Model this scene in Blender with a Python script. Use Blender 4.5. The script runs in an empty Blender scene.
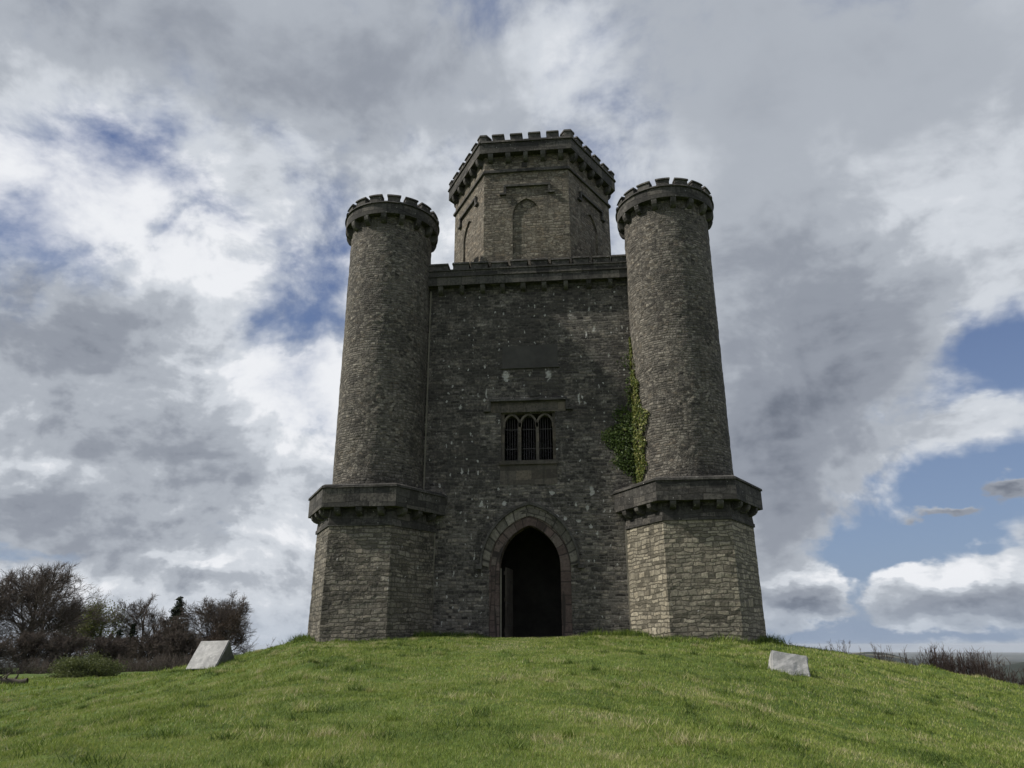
import bpy, bmesh, math, random
import numpy as np
from mathutils import Vector, Matrix, noise as mnoise
R = math.radians
random.seed(7); rng = np.random.default_rng(11)
S = bpy.context.scene
C = S.collection

# ---------------------------------------------------------------- camera, sky, sun, exposure
CAM = Vector((2.378, -32.0, -0.271))
cam_d = bpy.data.cameras.new('camera')
cam = bpy.data.objects.new('camera', cam_d); C.objects.link(cam); S.camera = cam
cam.location = CAM
cam_d.sensor_width = 36.0
cam_d.lens = 743.65 * 36.0 / 1024.0
cam_d.clip_start = 0.1; cam_d.clip_end = 60000
cam.rotation_mode = 'XYZ'
_p, _y, _r = R(19.36), R(-5.56), R(-0.14)
F = Vector((math.sin(_y)*math.cos(_p), math.cos(_y)*math.cos(_p), math.sin(_p)))
Rt = Vector((math.cos(_y), -math.sin(_y), 0)); Up = Rt.cross(F)
R2 = Rt*math.cos(_r) + Up*math.sin(_r); U2 = Up*math.cos(_r) - Rt*math.sin(_r)
cam.matrix_world = Matrix(((R2.x, U2.x, -F.x, CAM.x), (R2.y, U2.y, -F.y, CAM.y), (R2.z, U2.z, -F.z, CAM.z), (0, 0, 0, 1)))

SUN_AZ, SUN_EL = 258.0, 43.0          # compass degrees (0 = +Y, 90 = +X)
sun_dir = Vector((math.sin(R(SUN_AZ))*math.cos(R(SUN_EL)), math.cos(R(SUN_AZ))*math.cos(R(SUN_EL)), math.sin(R(SUN_EL))))
sd = bpy.data.lights.new('sun', 'SUN'); sd.energy = 4.1; sd.angle = R(1.5); sd.color = (1.0, 0.945, 0.86)
so = bpy.data.objects.new('sun', sd); C.objects.link(so)
so.rotation_mode = 'QUATERNION'; so.rotation_quaternion = sun_dir.to_track_quat('Z', 'Y')
S.view_settings.view_transform = 'Standard'; S.view_settings.look = 'None'
S.view_settings.gamma = 1.0; S.view_settings.exposure = 0.0; S.view_settings.use_curve_mapping = False

class NT:
    def __init__(s, nt): s.nt = nt; s.n = nt.nodes; s.l = nt.links
    def new(s, t, **k):
        n = s.n.new(t)
        for a, b in k.items(): setattr(n, a, b)
        return n
    def put(s, sock, v):
        if isinstance(v, bpy.types.NodeSocket): s.l.new(v, sock)
        elif v is not None:
            try: sock.default_value = v
            except Exception: sock.default_value = tuple(v) + (1.0,)
    def m(s, op, a, b=None, c=None, clamp=False):
        n = s.new('ShaderNodeMath', operation=op); n.use_clamp = clamp
        s.put(n.inputs[0], a)
        if b is not None: s.put(n.inputs[1], b)
        if c is not None: s.put(n.inputs[2], c)
        return n.outputs[0]
    def v(s, op, a, b=None, sc=None):
        n = s.new('ShaderNodeVectorMath', operation=op); s.put(n.inputs[0], a)
        if b is not None: s.put(n.inputs[1], b)
        if sc is not None: s.put(n.inputs['Scale'], sc)
        return n.outputs['Value'] if op in ('DOT_PRODUCT', 'LENGTH', 'DISTANCE') else n.outputs[0]
    def noise(s, vec, scale, detail=5, rough=0.55, lac=2.0, dist=0.0, dim='3D', col=False):
        n = s.new('ShaderNodeTexNoise', noise_dimensions=dim)
        if vec is not None: s.put(n.inputs['Vector'], vec)
        n.inputs['Scale'].default_value = scale; n.inputs['Detail'].default_value = detail
        n.inputs['Roughness'].default_value = rough; n.inputs['Lacunarity'].default_value = lac
        n.inputs['Distortion'].default_value = dist
        return n.outputs['Color'] if col else n.outputs[0]
    def ss(s, x, a, b, lo=0.0, hi=1.0, kind='SMOOTHSTEP'):
        n = s.new('ShaderNodeMapRange', interpolation_type=kind)
        s.put(n.inputs[0], x); s.put(n.inputs[1], a); s.put(n.inputs[2], b); s.put(n.inputs[3], lo); s.put(n.inputs[4], hi)
        return n.outputs[0]
    def mix(s, f, a, b, mode='MIX'):
        n = s.new('ShaderNodeMix', data_type='RGBA', blend_type=mode); n.clamp_factor = True
        s.put(n.inputs[0], f); s.put(n.inputs[6], a); s.put(n.inputs[7], b)
        return n.outputs[2]
    def comb(s, x, y, z):
        n = s.new('ShaderNodeCombineXYZ'); s.put(n.inputs[0], x); s.put(n.inputs[1], y); s.put(n.inputs[2], z); return n.outputs[0]
    def sep(s, v):
        n = s.new('ShaderNodeSeparateXYZ'); s.put(n.inputs[0], v); return n.outputs

w = bpy.data.worlds.new('World'); S.world = w; w.use_nodes = True
w.node_tree.nodes.clear(); T = NT(w.node_tree)
out = T.new('ShaderNodeOutputWorld'); bg = T.new('ShaderNodeBackground'); T.l.new(bg.outputs[0], out.inputs[0])
bg.inputs['Strength'].default_value = 0.1
sky = T.new('ShaderNodeTexSky', sky_type='NISHITA'); sky.sun_disc = False
sky.sun_elevation = R(SUN_EL); sky.sun_rotation = R(SUN_AZ); sky.air_density = 1.0; sky.dust_density = 1.6; sky.ozone_density = 1.5
d = T.new('ShaderNodeTexCoord').outputs['Generated']
dx, dy, dz = T.sep(d)
az = T.m('MULTIPLY', T.m('ARCTAN2', dx, dy), 57.2958)
el = T.m('MULTIPLY', T.m('ARCSINE', dz), 57.2958)
ae = T.comb(az, el, 0.0)
def dirpx(u, v):
    x = (u-512)/744.2; y = (384-v)/744.2
    q = (F + R2*x + U2*y).normalized()
    return math.degrees(math.atan2(q.x, q.y)), math.degrees(math.asin(q.z))
# weather systems of this sky, as (azimuth deg, elevation deg, half width deg, half height deg, weight)
def blobs(vec, lst):
    tot = 0.0
    for (a, e, sa, se, wt) in lst:
        n = T.new('ShaderNodeVectorMath', operation='MULTIPLY_ADD'); T.put(n.inputs[0], vec)
        n.inputs[1].default_value = (1/sa, 1/se, 0); n.inputs[2].default_value = (-a/sa, -e/se, 0)
        g = T.m('POWER', math.exp(-1), T.v('DOT_PRODUCT', n.outputs[0], n.outputs[0]))
        tot = T.m('MULTIPLY_ADD', g, wt, tot)
    return tot
def px(lst):
    o = []
    for (u, v, su, sv, wt) in lst:
        a, e = dirpx(u, v)
        o.append((a, e, su/744.2*57.3/max(0.4, math.cos(R(e))), sv/744.2*57.3, wt))
    return o
HI_D = px([(150,165,85,36,-.31),(15,240,70,45,-.38),(325,165,38,44,-.20),(325,250,34,50,-.20),(280,312,52,30,-.34),
    (1016,352,50,42,-.52),(925,485,72,40,-.46),(1000,475,80,46,-.38),(880,330,60,55,.25),(940,250,90,50,.25),(860,165,36,30,-.14),(900,545,90,30,-.40),
    (60,330,110,60,.25),(380,60,240,90,.22),(780,260,120,120,.32),(830,400,75,80,.30),(790,500,45,60,.32),(990,170,80,90,.30),(190,440,120,60,.2)])
HI_T = px([(60,325,95,50,.36),(820,330,70,80,.16),(380,60,260,70,.18),(120,30,140,50,.10),(250,110,110,50,.10),(780,60,220,80,.02),(760,250,95,90,.10),(850,400,70,50,.26),(790,500,55,70,.38),
    (60,535,120,30,.24),(200,450,110,22,.12),
    (560,60,60,45,-.30),(30,120,60,60,-.30),(170,240,120,45,-.32),(300,375,80,32,-.46),(460,230,60,50,-.2),(310,440,50,60,-.25),
    (970,130,80,60,-.16),(940,235,80,60,-.30),(860,350,50,30,-.12),(290,580,50,40,-.22)])
LO_D = px([(945,428,60,14,.30),(985,410,36,8,.2),(235,530,55,22,-.34),(250,612,50,12,-.34),(150,500,50,14,-.22),(862,600,20,30,-.5),(990,547,80,14,-.26),(870,552,50,14,-.35),(800,642,150,10,-.35),(960,634,110,8,-.35),(30,556,40,9,-.25),
    (958,594,56,17,.85),(1022,600,24,12,.6),(806,597,40,17,.75),(944,512,20,6,.66),(1010,485,20,11,.8),(200,566,46,13,.4),(290,560,40,40,.3),(40,480,50,22,.3)])
LO_T = px([(946,515,30,9,.5),(1010,490,30,14,.6),(962,607,66,9,.34),(812,608,46,8,.34),(958,576,56,8,-.50),(800,580,40,8,-.42),(200,580,60,8,.2),(195,557,46,6,-.35),(30,580,60,12,-.25),(40,470,50,14,-.35),(285,540,40,30,-.3)])
warp = T.v('SUBTRACT', T.noise(d, 3.0, 2, 0.5, col=True), (.5, .5, .5))
dn = T.v('ADD', T.v('MULTIPLY', d, (1.0, 1.0, 1.55)), T.v('SCALE', warp, sc=0.16))
sdw = T.v('NORMALIZE', (sun_dir.x, sun_dir.y, sun_dir.z))
n1 = T.noise(dn, 3.1, 8, 0.58)
n1s = T.noise(T.v('ADD', dn, T.v('SCALE', sdw, sc=0.022)), 3.1, 8, 0.58)
n2 = T.noise(T.v('ADD', dn, (3.7, 1.2, 8.1)), 2.0, 3, 0.5)
n3 = T.noise(T.v('ADD', dn, (1.7, 5.2, 2.1)), 11.0, 5, 0.62)
wae = T.v('ADD', ae, T.v('MULTIPLY', T.v('SUBTRACT', T.noise(d, 7.0, 4, 0.6, col=True), (.5, .5, .5)), (12.0, 10.0, 0.0)))
wlo = T.v('ADD', ae, T.v('MULTIPLY', T.v('SUBTRACT', T.noise(T.v('MULTIPLY', d, (1, 1, 2)), 16.0, 4, 0.6, col=True), (.5, .5, .5)), (6.0, 3.6, 0.0)))
bd = T.m('ADD', blobs(wae, HI_D), blobs(wlo, LO_D))
dens = T.m('ADD', T.m('ADD', T.m('MULTIPLY', T.m('SUBTRACT', n1, .5), 1.5), T.m('MULTIPLY', T.m('SUBTRACT', n3, .5), .5)), T.m('ADD', bd, .22))
cover = T.ss(dens, -0.17, T.ss(el, 7, 18, .12, .29))
relief = T.m('MULTIPLY', T.m('SUBTRACT', n1, n1s), T.m('ADD', T.ss(el, 26, 42, 3.2, 1.3), T.ss(az, 0, 14, 0.0, -1.2)))
th = T.m('ADD', T.m('ADD', blobs(wae, HI_T), blobs(wlo, LO_T)), T.m('ADD', T.m('MULTIPLY', T.m('SUBTRACT', n2, .5), .8), .30))
th = T.m('ADD', th, T.m('MULTIPLY', T.ss(dens, 0.1, 0.75), .22))
th = T.m('SUBTRACT', th, relief)
th = T.m('SUBTRACT', th, T.m('MULTIPLY', T.m('SUBTRACT', n3, .5), T.ss(el, 12, 38, .5, .12)))
ramp = T.new('ShaderNodeValToRGB'); T.put(ramp.inputs[0], th)
cr = ramp.color_ramp; cr.interpolation = 'EASE'
def srgb(r, g, b):
    f = lambda c: c/255/12.92 if c/255 <= .04045 else ((c/255+.055)/1.055)**2.4
    return (f(r), f(g), f(b), 1)
stops = [(0.0, (238,240,244)), (0.2, (208,213,220)), (0.42, (173,179,188)), (0.66, (146,152,163)), (1.0, (108,115,128))]
cr.elements[0].position = 0; cr.elements[1].position = 1
for p_, c_ in stops[1:-1]: cr.elements.new(p_)
for e_, (p_, c_) in zip(cr.elements, stops): e_.position = p_; e_.color = srgb(*c_)
cloud = T.v('SCALE', ramp.outputs[0], sc=10.0)
blue = T.mix(0.6, T.v('SCALE', sky.outputs[0], sc=0.62), T.v('SCALE', T.mix(T.ss(el, 0, 34), srgb(148,170,206), srgb(90,114,168)), sc=10.0))
low = T.ss(el, -1.5, 4.5, 1.0, 0.0)
res = T.mix(cover, blue, cloud)
res = T.mix(T.m('MULTIPLY', low, .6), res, T.v('SCALE', T.mix(n3, srgb(140,156,178), srgb(176,188,204)), sc=10.0))
T.l.new(res, bg.inputs['Color'])

# ---------------------------------------------------------------- materials
def material(name, rough=0.9):
    m = bpy.data.materials.new(name); m.use_nodes = True; m.node_tree.nodes.clear()
    t = NT(m.node_tree); o = t.new('ShaderNodeOutputMaterial'); b = t.new('ShaderNodeBsdfPrincipled')
    t.l.new(b.outputs[0], o.inputs[0]); b.inputs['Roughness'].default_value = rough
    b.inputs['Specular IOR Level'].default_value = 0.25
    return m, t, b, o

def masonry(name, w, h, dark, light, mortar, algae=(0.028, 0.027, 0.024), algae_amt=0.5, algae_max=.7, lichen=0.0, streak=0.5,
            joint=0.016, warpa=0.035, bump=0.035, tint=(0.27, 0.21, 0.145), tint_amt=0.3, seed=0.0, rubble=0.0, marks=None, fade=None):
    m, t, b, o = material(name)
    uv = t.new('ShaderNodeUVMap').outputs[0]
    p = t.v('ADD', uv, (seed*13.7, seed*7.3, 0))
    wn = t.v('SCALE', t.v('SUBTRACT', t.noise(p, 2.2, 4, 0.6, dim='2D', col=True), (.5, .5, .5)), sc=warpa*2.6)
    q = t.v('ADD', p, wn)
    u, v, _ = t.sep(q)
    v1 = t.m('ADD', t.m('DIVIDE', v, h), t.m('MULTIPLY', t.noise(t.comb(t.m('MULTIPLY', u, .10), v, 0), 1.3, 3, .55, dim='2D'), 3.0))
    row = t.m('FLOOR', v1); fv = t.m('FRACT', v1)
    wr = t.new('ShaderNodeTexWhiteNoise', noise_dimensions='1D'); t.put(wr.inputs['W'], row); rr = wr.outputs['Value']
    u1 = t.m('ADD', t.m('DIVIDE', u, t.m('MULTIPLY_ADD', rr, w*.6, w*.7)), t.m('MULTIPLY', rr, 57.0))
    u1 = t.m('ADD', u1, t.m('MULTIPLY', t.noise(t.comb(u1, t.m('MULTIPLY', row, 3.3), 0), .8, 1, .5, dim='2D'), 1.1))
    col = t.m('FLOOR', u1); fu = t.m('FRACT', u1)
    wc = t.new('ShaderNodeTexWhiteNoise', noise_dimensions='2D'); t.put(wc.inputs['Vector'], t.comb(col, row, 0))
    rc = wc.outputs['Value']; rcol = t.sep(wc.outputs['Color'])
    du = t.m('MULTIPLY', t.m('MINIMUM', fu, t.m('SUBTRACT', 1.0, fu)), w)
    dv = t.m('MULTIPLY', t.m('MINIMUM', fv, t.m('SUBTRACT', 1.0, fv)), h)
    fine = t.noise(p, 9.0, 6, 0.68, dim='2D')
    dd = t.m('ADD', t.m('MINIMUM', du, dv), t.m('MULTIPLY', t.m('SUBTRACT', fine, .5), .03))
    mask = t.ss(dd, joint*.35, joint*1.6)
    if rubble:   # patches where the courses break down into random rubble
        vv = t.v('MULTIPLY', q, (1.0, w/h*.85, 1.0))
        f1 = t.new('ShaderNodeTexVoronoi', voronoi_dimensions='2D', feature='F1'); t.put(f1.inputs['Vector'], vv); f1.inputs['Scale'].default_value = 1.2/w; f1.inputs['Randomness'].default_value = .9
        fe = t.new('ShaderNodeTexVoronoi', voronoi_dimensions='2D', feature='DISTANCE_TO_EDGE'); t.put(fe.inputs['Vector'], vv); fe.inputs['Scale'].default_value = 1.2/w; fe.inputs['Randomness'].default_value = .9
        vm = t.ss(t.m('ADD', fe.outputs['Distance'], t.m('MULTIPLY', t.m('SUBTRACT', fine, .5), .10)), .02, .10)
        sel = t.ss(t.noise(t.v('ADD', p, (11, 3, 0)), .75, 4, .6, dim='2D'), .50-.12*rubble, .54-.12*rubble)
        mask = t.m('ADD', t.m('MULTIPLY', mask, t.m('SUBTRACT', 1.0, sel)), t.m('MULTIPLY', vm, sel))
        rcc = t.mix(sel, wc.outputs['Color'], f1.outputs['Color']); rcol = t.sep(rcc)
        rc = t.m('FRACT', t.m('MULTIPLY', t.m('ADD', rcol[0], rcol[1]), 3.7))
    big = t.noise(p, 0.32, 5, 0.6, dim='2D'); mid = t.noise(t.v('ADD', p, (31, 17, 0)), 1.3, 5, 0.65, dim='2D')
    c = t.mix(rc, dark, light)
    c = t.mix(t.m('MULTIPLY', t.ss(rcol[0], .55, 1.0), tint_amt), c, tint)
    c = t.mix(t.m('MULTIPLY', t.ss(rcol[1], .72, .95), .55), c, tuple(x*.32 for x in dark))       # a stone here and there nearly black
    c = t.mix(t.m('MULTIPLY', t.ss(rcol[2], .86, 1.0), .5), c, tuple(min(.6, x*1.5) for x in light))
    c = t.mix(t.ss(fine, .35, .75, .0, .6), c, tuple(x*.45 for x in dark))
    c = t.mix(t.ss(t.noise(p, 4.3, 5, .7, dim='2D'), .5, .8, .0, .5), c, tuple(min(.5, x*1.25) for x in light))
    c = t.mix(t.m('SUBTRACT', 1.0, mask), c, mortar)
    am = t.m('ADD', t.m('MULTIPLY', big, .62), t.m('MULTIPLY', mid, .38))
    if fade:   # growth thicker with height on the wall: (z0, z1, amount)
        vz = t.sep(uv)[1]
        am = t.m('ADD', am, t.ss(vz, fade[0], fade[1], 0.0, fade[2]))
    a0 = .62 - .22*algae_amt
    c = t.mix(t.m('MULTIPLY', t.ss(t.m('ADD', am, t.m('MULTIPLY', t.m('SUBTRACT', fine, .5), .35)), a0, a0+.16), algae_max), c, algae)
    if streak:
        uu = t.sep(uv)
        sn = t.noise(t.comb(t.m('MULTIPLY', uu[0], 2.6), t.m('MULTIPLY', uu[1], .16), seed), 1.0, 4, .6, dim='2D')
        c = t.mix(t.m('MULTIPLY', t.ss(sn, .54, .72), streak), c, tuple(x*1.3 for x in algae))
        sn2 = t.noise(t.comb(t.m('MULTIPLY', uu[0], 3.3), t.m('MULTIPLY', uu[1], .3), seed+5), 1.0, 4, .6, dim='2D')
        c = t.mix(t.m('MULTIPLY', t.ss(sn2, .62, .78), streak*.4), c, tuple(x*1.25 for x in light))
    if lichen:
        vo = t.new('ShaderNodeTexVoronoi', voronoi_dimensions='2D', feature='F1')
        t.put(vo.inputs['Vector'], t.v('ADD', t.v('MULTIPLY', p, (1.0, .6, 1)), t.v('SCALE', wn, sc=1.6))); vo.inputs['Scale'].default_value = 4.2
        vcol = t.sep(vo.outputs['Color'])
        rad = t.m('MULTIPLY', t.ss(t.m('ADD', vcol[0], t.m('MULTIPLY', mid, .5)), 0.93, 1.3), (.19*lichen))
        lm = t.ss(t.m('SUBTRACT', vo.outputs['Distance'], rad), -.03, .03, 1.0, 0.0)
        lm = t.m('MULTIPLY', lm, t.ss(rad, .02, .05))
        c = t.mix(t.m('MULTIPLY', lm, t.ss(fine, .35, .55)), c, (.50, .49, .46))
    if marks:   # pale lime runs and lichen patches of the wall: (u, v, half width, half height, weight)
        uu = t.v('ADD', uv, t.v('SCALE', wn, sc=1.5)); tot = 0.0
        for (a, e, sa, se, wt) in marks:
            n = t.new('ShaderNodeVectorMath', operation='MULTIPLY_ADD'); t.put(n.inputs[0], uu)
            sa *= .8; se *= .85
            n.inputs[1].default_value = (1/sa, 1/se, 0); n.inputs[2].default_value = (-a/sa, -e/se, 0)
            tot = t.m('MULTIPLY_ADD', t.m('POWER', math.exp(-1), t.v('DOT_PRODUCT', n.outputs[0], n.outputs[0])), wt, tot)
        mk = t.m('MULTIPLY', t.ss(t.m('ADD', tot, t.m('MULTIPLY', t.m('SUBTRACT', fine, .5), 1.6)), .38, .62), .85)
        c = t.mix(mk, c, (.50, .49, .46))
    t.l.new(c, b.inputs['Base Color'])
    hgt = t.m('ADD', t.m('MULTIPLY', mask, .62), t.m('ADD', t.m('MULTIPLY', rc, .3), t.m('MULTIPLY', fine, .55)))
    bp = t.new('ShaderNodeBump'); bp.inputs['Strength'].default_value = 1.0; bp.inputs['Distance'].default_value = bump
    t.l.new(hgt, bp.inputs['Height']); t.l.new(bp.outputs[0], b.inputs['Normal'])
    return m

def speckled(name, col, col2, rough=0.9, scale=6.0, bump=0.01, spots=None):
    m, t, b, o = material(name, rough)
    p = t.new('ShaderNodeTexCoord').outputs['Object']
    n = t.noise(p, scale, 6, .65); n2 = t.noise(p, scale*.22, 4, .6)
    c = t.mix(t.ss(t.m('MULTIPLY_ADD', n2, .6, t.m('MULTIPLY', n, .5)), .38, .72), col, col2)
    if spots:
        n3 = t.noise(p, scale*2.7, 3, .7)
        c = t.mix(t.ss(n3, .6, .68), c, spots)
    t.l.new(c, b.inputs['Base Color'])
    bp = t.new('ShaderNodeBump'); bp.inputs['Distance'].default_value = bump; t.l.new(n, bp.inputs['Height']); t.l.new(bp.outputs[0], b.inputs['Normal'])
    return m

WALL_MARKS = [(-1.0, 11.42, .24, .42, .8), (.95, 11.42, .22, .40, .7), (0.15, 11.5, .12, .22, .5), (-.15, 13.6, .05, .12, 1), (3.1, 13.6, .07, .16, 1.1), (2.9, 14.6, .05, .15, .9),
    (2.0, 14.3, .5, .35, .35), (-1.9, 10.6, .05, .28, 1.1), (2.3, 10.2, .06, .30, 1.2), (2.55, 10.0, .10, .10, .9), (.25, 10.6, .10, .05, 1), (-3.1, 10.0, .10, .12, .9), (-2.6, 8.7, .06, .10, 1),
    (-3.7, 8.2, .05, .12, .9), (-3.0, 7.0, .05, .20, 1), (-2.7, 7.0, .05, .20, 1), (-.9, 6.45, .22, .05, 1), (-1.1, 5.6, .14, .16, 1.1), (-2.1, 5.5, .18, .12, .9), (1.0, 5.95, .12, .16, 1.1),
    (2.7, 6.0, .12, .22, 1.2), (2.5, 5.3, .1, .16, 1.1), (2.1, 4.75, .16, .08, 1), (1.55, 4.85, .1, .1, 1), (2.6, 4.5, .12, .1, 1), (2.9, 4.2, .07, .2, .8), (1.2, 4.95, .1, .1, 1.0), (-2.4, 3.3, .05, .3, .8), (1.75, 4.1, .08, .2, 1)]
M = {}
M['wall'] = masonry('wall_masonry', .30, .125, (.045, .041, .038), (.29, .268, .235), (.15, .139, .122), algae=(.038, .035, .033), algae_amt=.72, algae_max=.66, lichen=1.0, streak=.35, marks=WALL_MARKS, seed=1, rubble=.0, fade=(4.0, 11.0, .07), warpa=.06)
M['bastion'] = masonry('bastion_masonry', .40, .165, (.15, .134, .103), (.40, .362, .282), (.12, .108, .085), algae_amt=.28, algae_max=.6, lichen=.3, streak=.3, seed=2, rubble=0, joint=.02, warpa=.075)
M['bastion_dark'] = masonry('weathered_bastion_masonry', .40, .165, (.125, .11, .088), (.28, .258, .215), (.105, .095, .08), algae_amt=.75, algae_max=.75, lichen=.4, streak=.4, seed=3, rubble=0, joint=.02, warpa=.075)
M['turret'] = masonry('turret_masonry', .23, .11, (.055, .05, .044), (.29, .265, .225), (.13, .12, .104), algae=(.036, .034, .031), algae_amt=.66, algae_max=.6, lichen=.25, streak=.4, seed=4, rubble=.1, joint=.02, warpa=.05, bump=.05)
M['lantern'] = masonry('upper_tower_masonry', .33, .14, (.115, .10, .078), (.295, .265, .212), (.115, .10, .08), algae_amt=.4, algae_max=.55, lichen=.2, streak=.35, seed=5, rubble=.3, tint_amt=.5, joint=.02, warpa=.05)
M['ashlar'] = masonry('dark_ashlar', .75, .30, (.055, .052, .048), (.125, .118, .107), (.035, .033, .03), algae=(.022, .021, .020), algae_amt=.75, lichen=.35, streak=.45, seed=6, joint=.010, warpa=.015, bump=.015, tint_amt=.1)
M['trim'] = speckled('weathered_trim_stone', (.032, .030, .028), (.115, .108, .098), .9, 3.5, .02, spots=(.22, .215, .20))
M['red'] = masonry('red_sandstone', .6, .42, (.095, .068, .06), (.17, .128, .114), (.045, .036, .032), algae_amt=.35, streak=.4, seed=7, joint=.03, warpa=.015, bump=.012, tint=(.17, .155, .13), tint_amt=.6)
M['voussoir'] = masonry('grey_arch_stone', .4, .8, (.13, .12, .10), (.24, .222, .188), (.05, .046, .04), algae_amt=.35, streak=.3, seed=8, joint=.03, warpa=.02, bump=.012, tint_amt=.1)
M['smooth'] = masonry('smooth_dressed_stone', .9, .45, (.10, .088, .075), (.145, .128, .108), (.075, .07, .06), algae_amt=.4, streak=.5, seed=9, joint=.008, warpa=.01, bump=.008, tint_amt=.3)
M['strip'] = speckled('pale_pointing', (.16, .148, .12), (.25, .232, .19), .9, 5)
M['dark'] = speckled('dark_interior_stone', (.035, .032, .028), (.06, .055, .05), .95, 3)  # low albedo puts the interior's shade into the stone colour
M['iron'] = speckled('rusty_iron', (.05, .045, .045), (.11, .10, .10), .6, 12, .003)
M['wood'] = speckled('old_oak', (.06, .05, .042), (.12, .105, .09), .8, 4, .006)
M['slate'] = speckled('dark_slate_panel', (.055, .052, .049), (.085, .08, .074), .85, 2.5, .012)
M['shaded_stone'] = speckled('shaded_end_stone', (.07, .072, .062), (.14, .14, .125), .95, 5, .015)  # darker copy of the stone, painting shade on an end face
M['pale_stone'] = speckled('pale_lichen_spotted_stone', (.44, .435, .425), (.27, .268, .265), .85, 6.5, .012, spots=(.62, .61, .58))

# ---------------------------------------------------------------- mesh building
def tag(o, label=None, cat=None, group=None, kind=None):
    if label: o['label'] = label
    if cat: o['category'] = cat
    if group: o['group'] = group
    if kind: o['kind'] = kind
    return o
def empty(name, loc=(0, 0, 0)):
    o = bpy.data.objects.new(name, None); C.objects.link(o); o.location = loc; o.empty_display_size = .3; return o

XF = [1.0, 0.0]     # scale of the piece under construction about the tower's base, shift in y
class MB:
    def __init__(s): s.v = []; s.f = []; s.uv = []; s.mi = []
    def face(s, pts, uv=None, mi=0):
        pts = [Vector(p) for p in pts]; i = len(s.v)
        s.v.extend(pts); s.f.append(tuple(range(i, i+len(pts)))); s.mi.append(mi)
        if uv is None:
            n = Vector((0, 0, 0))
            for k in range(len(pts)):
                a, b = pts[k], pts[(k+1) % len(pts)]
                n += a.cross(b)
            n.normalize()
            if abs(n.z) > .75: uv = [(p.x, p.y) for p in pts]
            else:
                tx = Vector((-n.y, n.x, 0)).normalized(); uv = [(p.dot(tx), p.z) for p in pts]
        s.uv.extend(uv)
    def hull(s, bot, top, cap=True, bottom=True, mi=0):
        n = len(bot)
        for k in range(n):
            j = (k+1) % n
            s.face([bot[k], bot[j], top[j], top[k]], mi=mi)
        if cap: s.face(top, mi=mi)
        if bottom: s.face(bot[::-1], mi=mi)
    def fbox(s, fr, t0, t1, n0, n1, z0, z1, mi=0, taper=0):
        b = [fr(t0, n0, z0), fr(t0, n1, z0), fr(t1, n1, z0), fr(t1, n0, z0)]
        q = taper
        a = [fr(t0+q, n0, z1), fr(t0+q, n1-q, z1), fr(t1-q, n1-q, z1), fr(t1-q, n0, z1)]
        s.hull(b[::-1], a[::-1], mi=mi)
    def sector(s, cx, cy, r0, r1, z0, z1, a0=0, a1=2*math.pi, n=96, r1t=None):
        full = abs(a1-a0-2*math.pi) < 1e-6; r1t = r1 if r1t is None else r1t
        for k in range(n):
            b, c = a0+(a1-a0)*k/n, a0+(a1-a0)*(k+1)/n
            P = lambda r, a, z: (cx+r*math.cos(a), cy+r*math.sin(a), z)
            U = lambda r, a, z: (r1*a, z)
            s.face([P(r1, b, z0), P(r1, c, z0), P(r1t, c, z1), P(r1t, b, z1)], [(r1*b, z0), (r1*c, z0), (r1*c, z1), (r1*b, z1)])
            if r0 > 0:
                s.face([P(r0, c, z0), P(r0, b, z0), P(r0, b, z1), P(r0, c, z1)], [(r0*c, z0), (r0*b, z0), (r0*b, z1), (r0*c, z1)])
                s.face([P(r0, b, z1), P(r1t, b, z1), P(r1t, c, z1), P(r0, c, z1)])
                s.face([P(r0, c, z0), P(r1, c, z0), P(r1, b, z0), P(r0, b, z0)])
            else:
                s.face([P(0, b, z1), P(r1t, b, z1), P(r1t, c, z1)]); s.face([P(0, b, z0), P(r1, c, z0), P(r1, b, z0)])
        if not full:
            for a, fl in ((a0, 0), (a1, 1)):
                q = [P(r0, a, z0), P(r1, a, z0), P(r1t, a, z1), P(r0, a, z1)]
                s.face(q if not fl else q[::-1])
    def build(s, name, mats, parent=None, smooth=False):
        me = bpy.data.meshes.new(name); me.from_pydata([(p.x*XF[0], p.y*XF[0]+XF[1], p.z*XF[0]) for p in s.v], [], s.f)
        if not isinstance(mats, (list, tuple)): mats = [mats]
        for m in mats: me.materials.append(m)
        if len(mats) > 1: me.polygons.foreach_set('material_index', s.mi)
        l = me.uv_layers.new(name='UVMap'); l.data.foreach_set('uv', [x for p in s.uv for x in p])
        if smooth: me.polygons.foreach_set('use_smooth', [True]*len(s.f))
        me.update()
        o = bpy.data.objects.new(name, me); C.objects.link(o)
        if parent: o.parent = parent; o.matrix_parent_inverse = Matrix()
        return o

def rough_cyl(cx, cy, r, z0, z1, n=144, m=90, amp=.022):
    mb = MB(); zs = [z0+(z1-z0)*j/m for j in range(m+1)]
    def P(i, j):
        i %= n; a = 2*math.pi*i/n; x, y = cx+r*math.cos(a), cy+r*math.sin(a); z = zs[j]
        k = r+amp*(mnoise.noise(Vector((x*4, y*4, z*5)))+.6*mnoise.noise(Vector((x*1.2, y*1.2, z*1.5+9))))
        return (cx+k*math.cos(a), cy+k*math.sin(a), z)
    G = [[P(i, j) for j in range(m+1)] for i in range(n)]
    for i in range(n):
        for j in range(m):
            i2 = (i+1) % n; ua, ub = r*2*math.pi*i/n, r*2*math.pi*(i+1)/n
            mb.face([G[i][j], G[i2][j], G[i2][j+1], G[i][j+1]], [(ua, zs[j]), (ub, zs[j]), (ub, zs[j+1]), (ua, zs[j+1])])
    return mb
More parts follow.
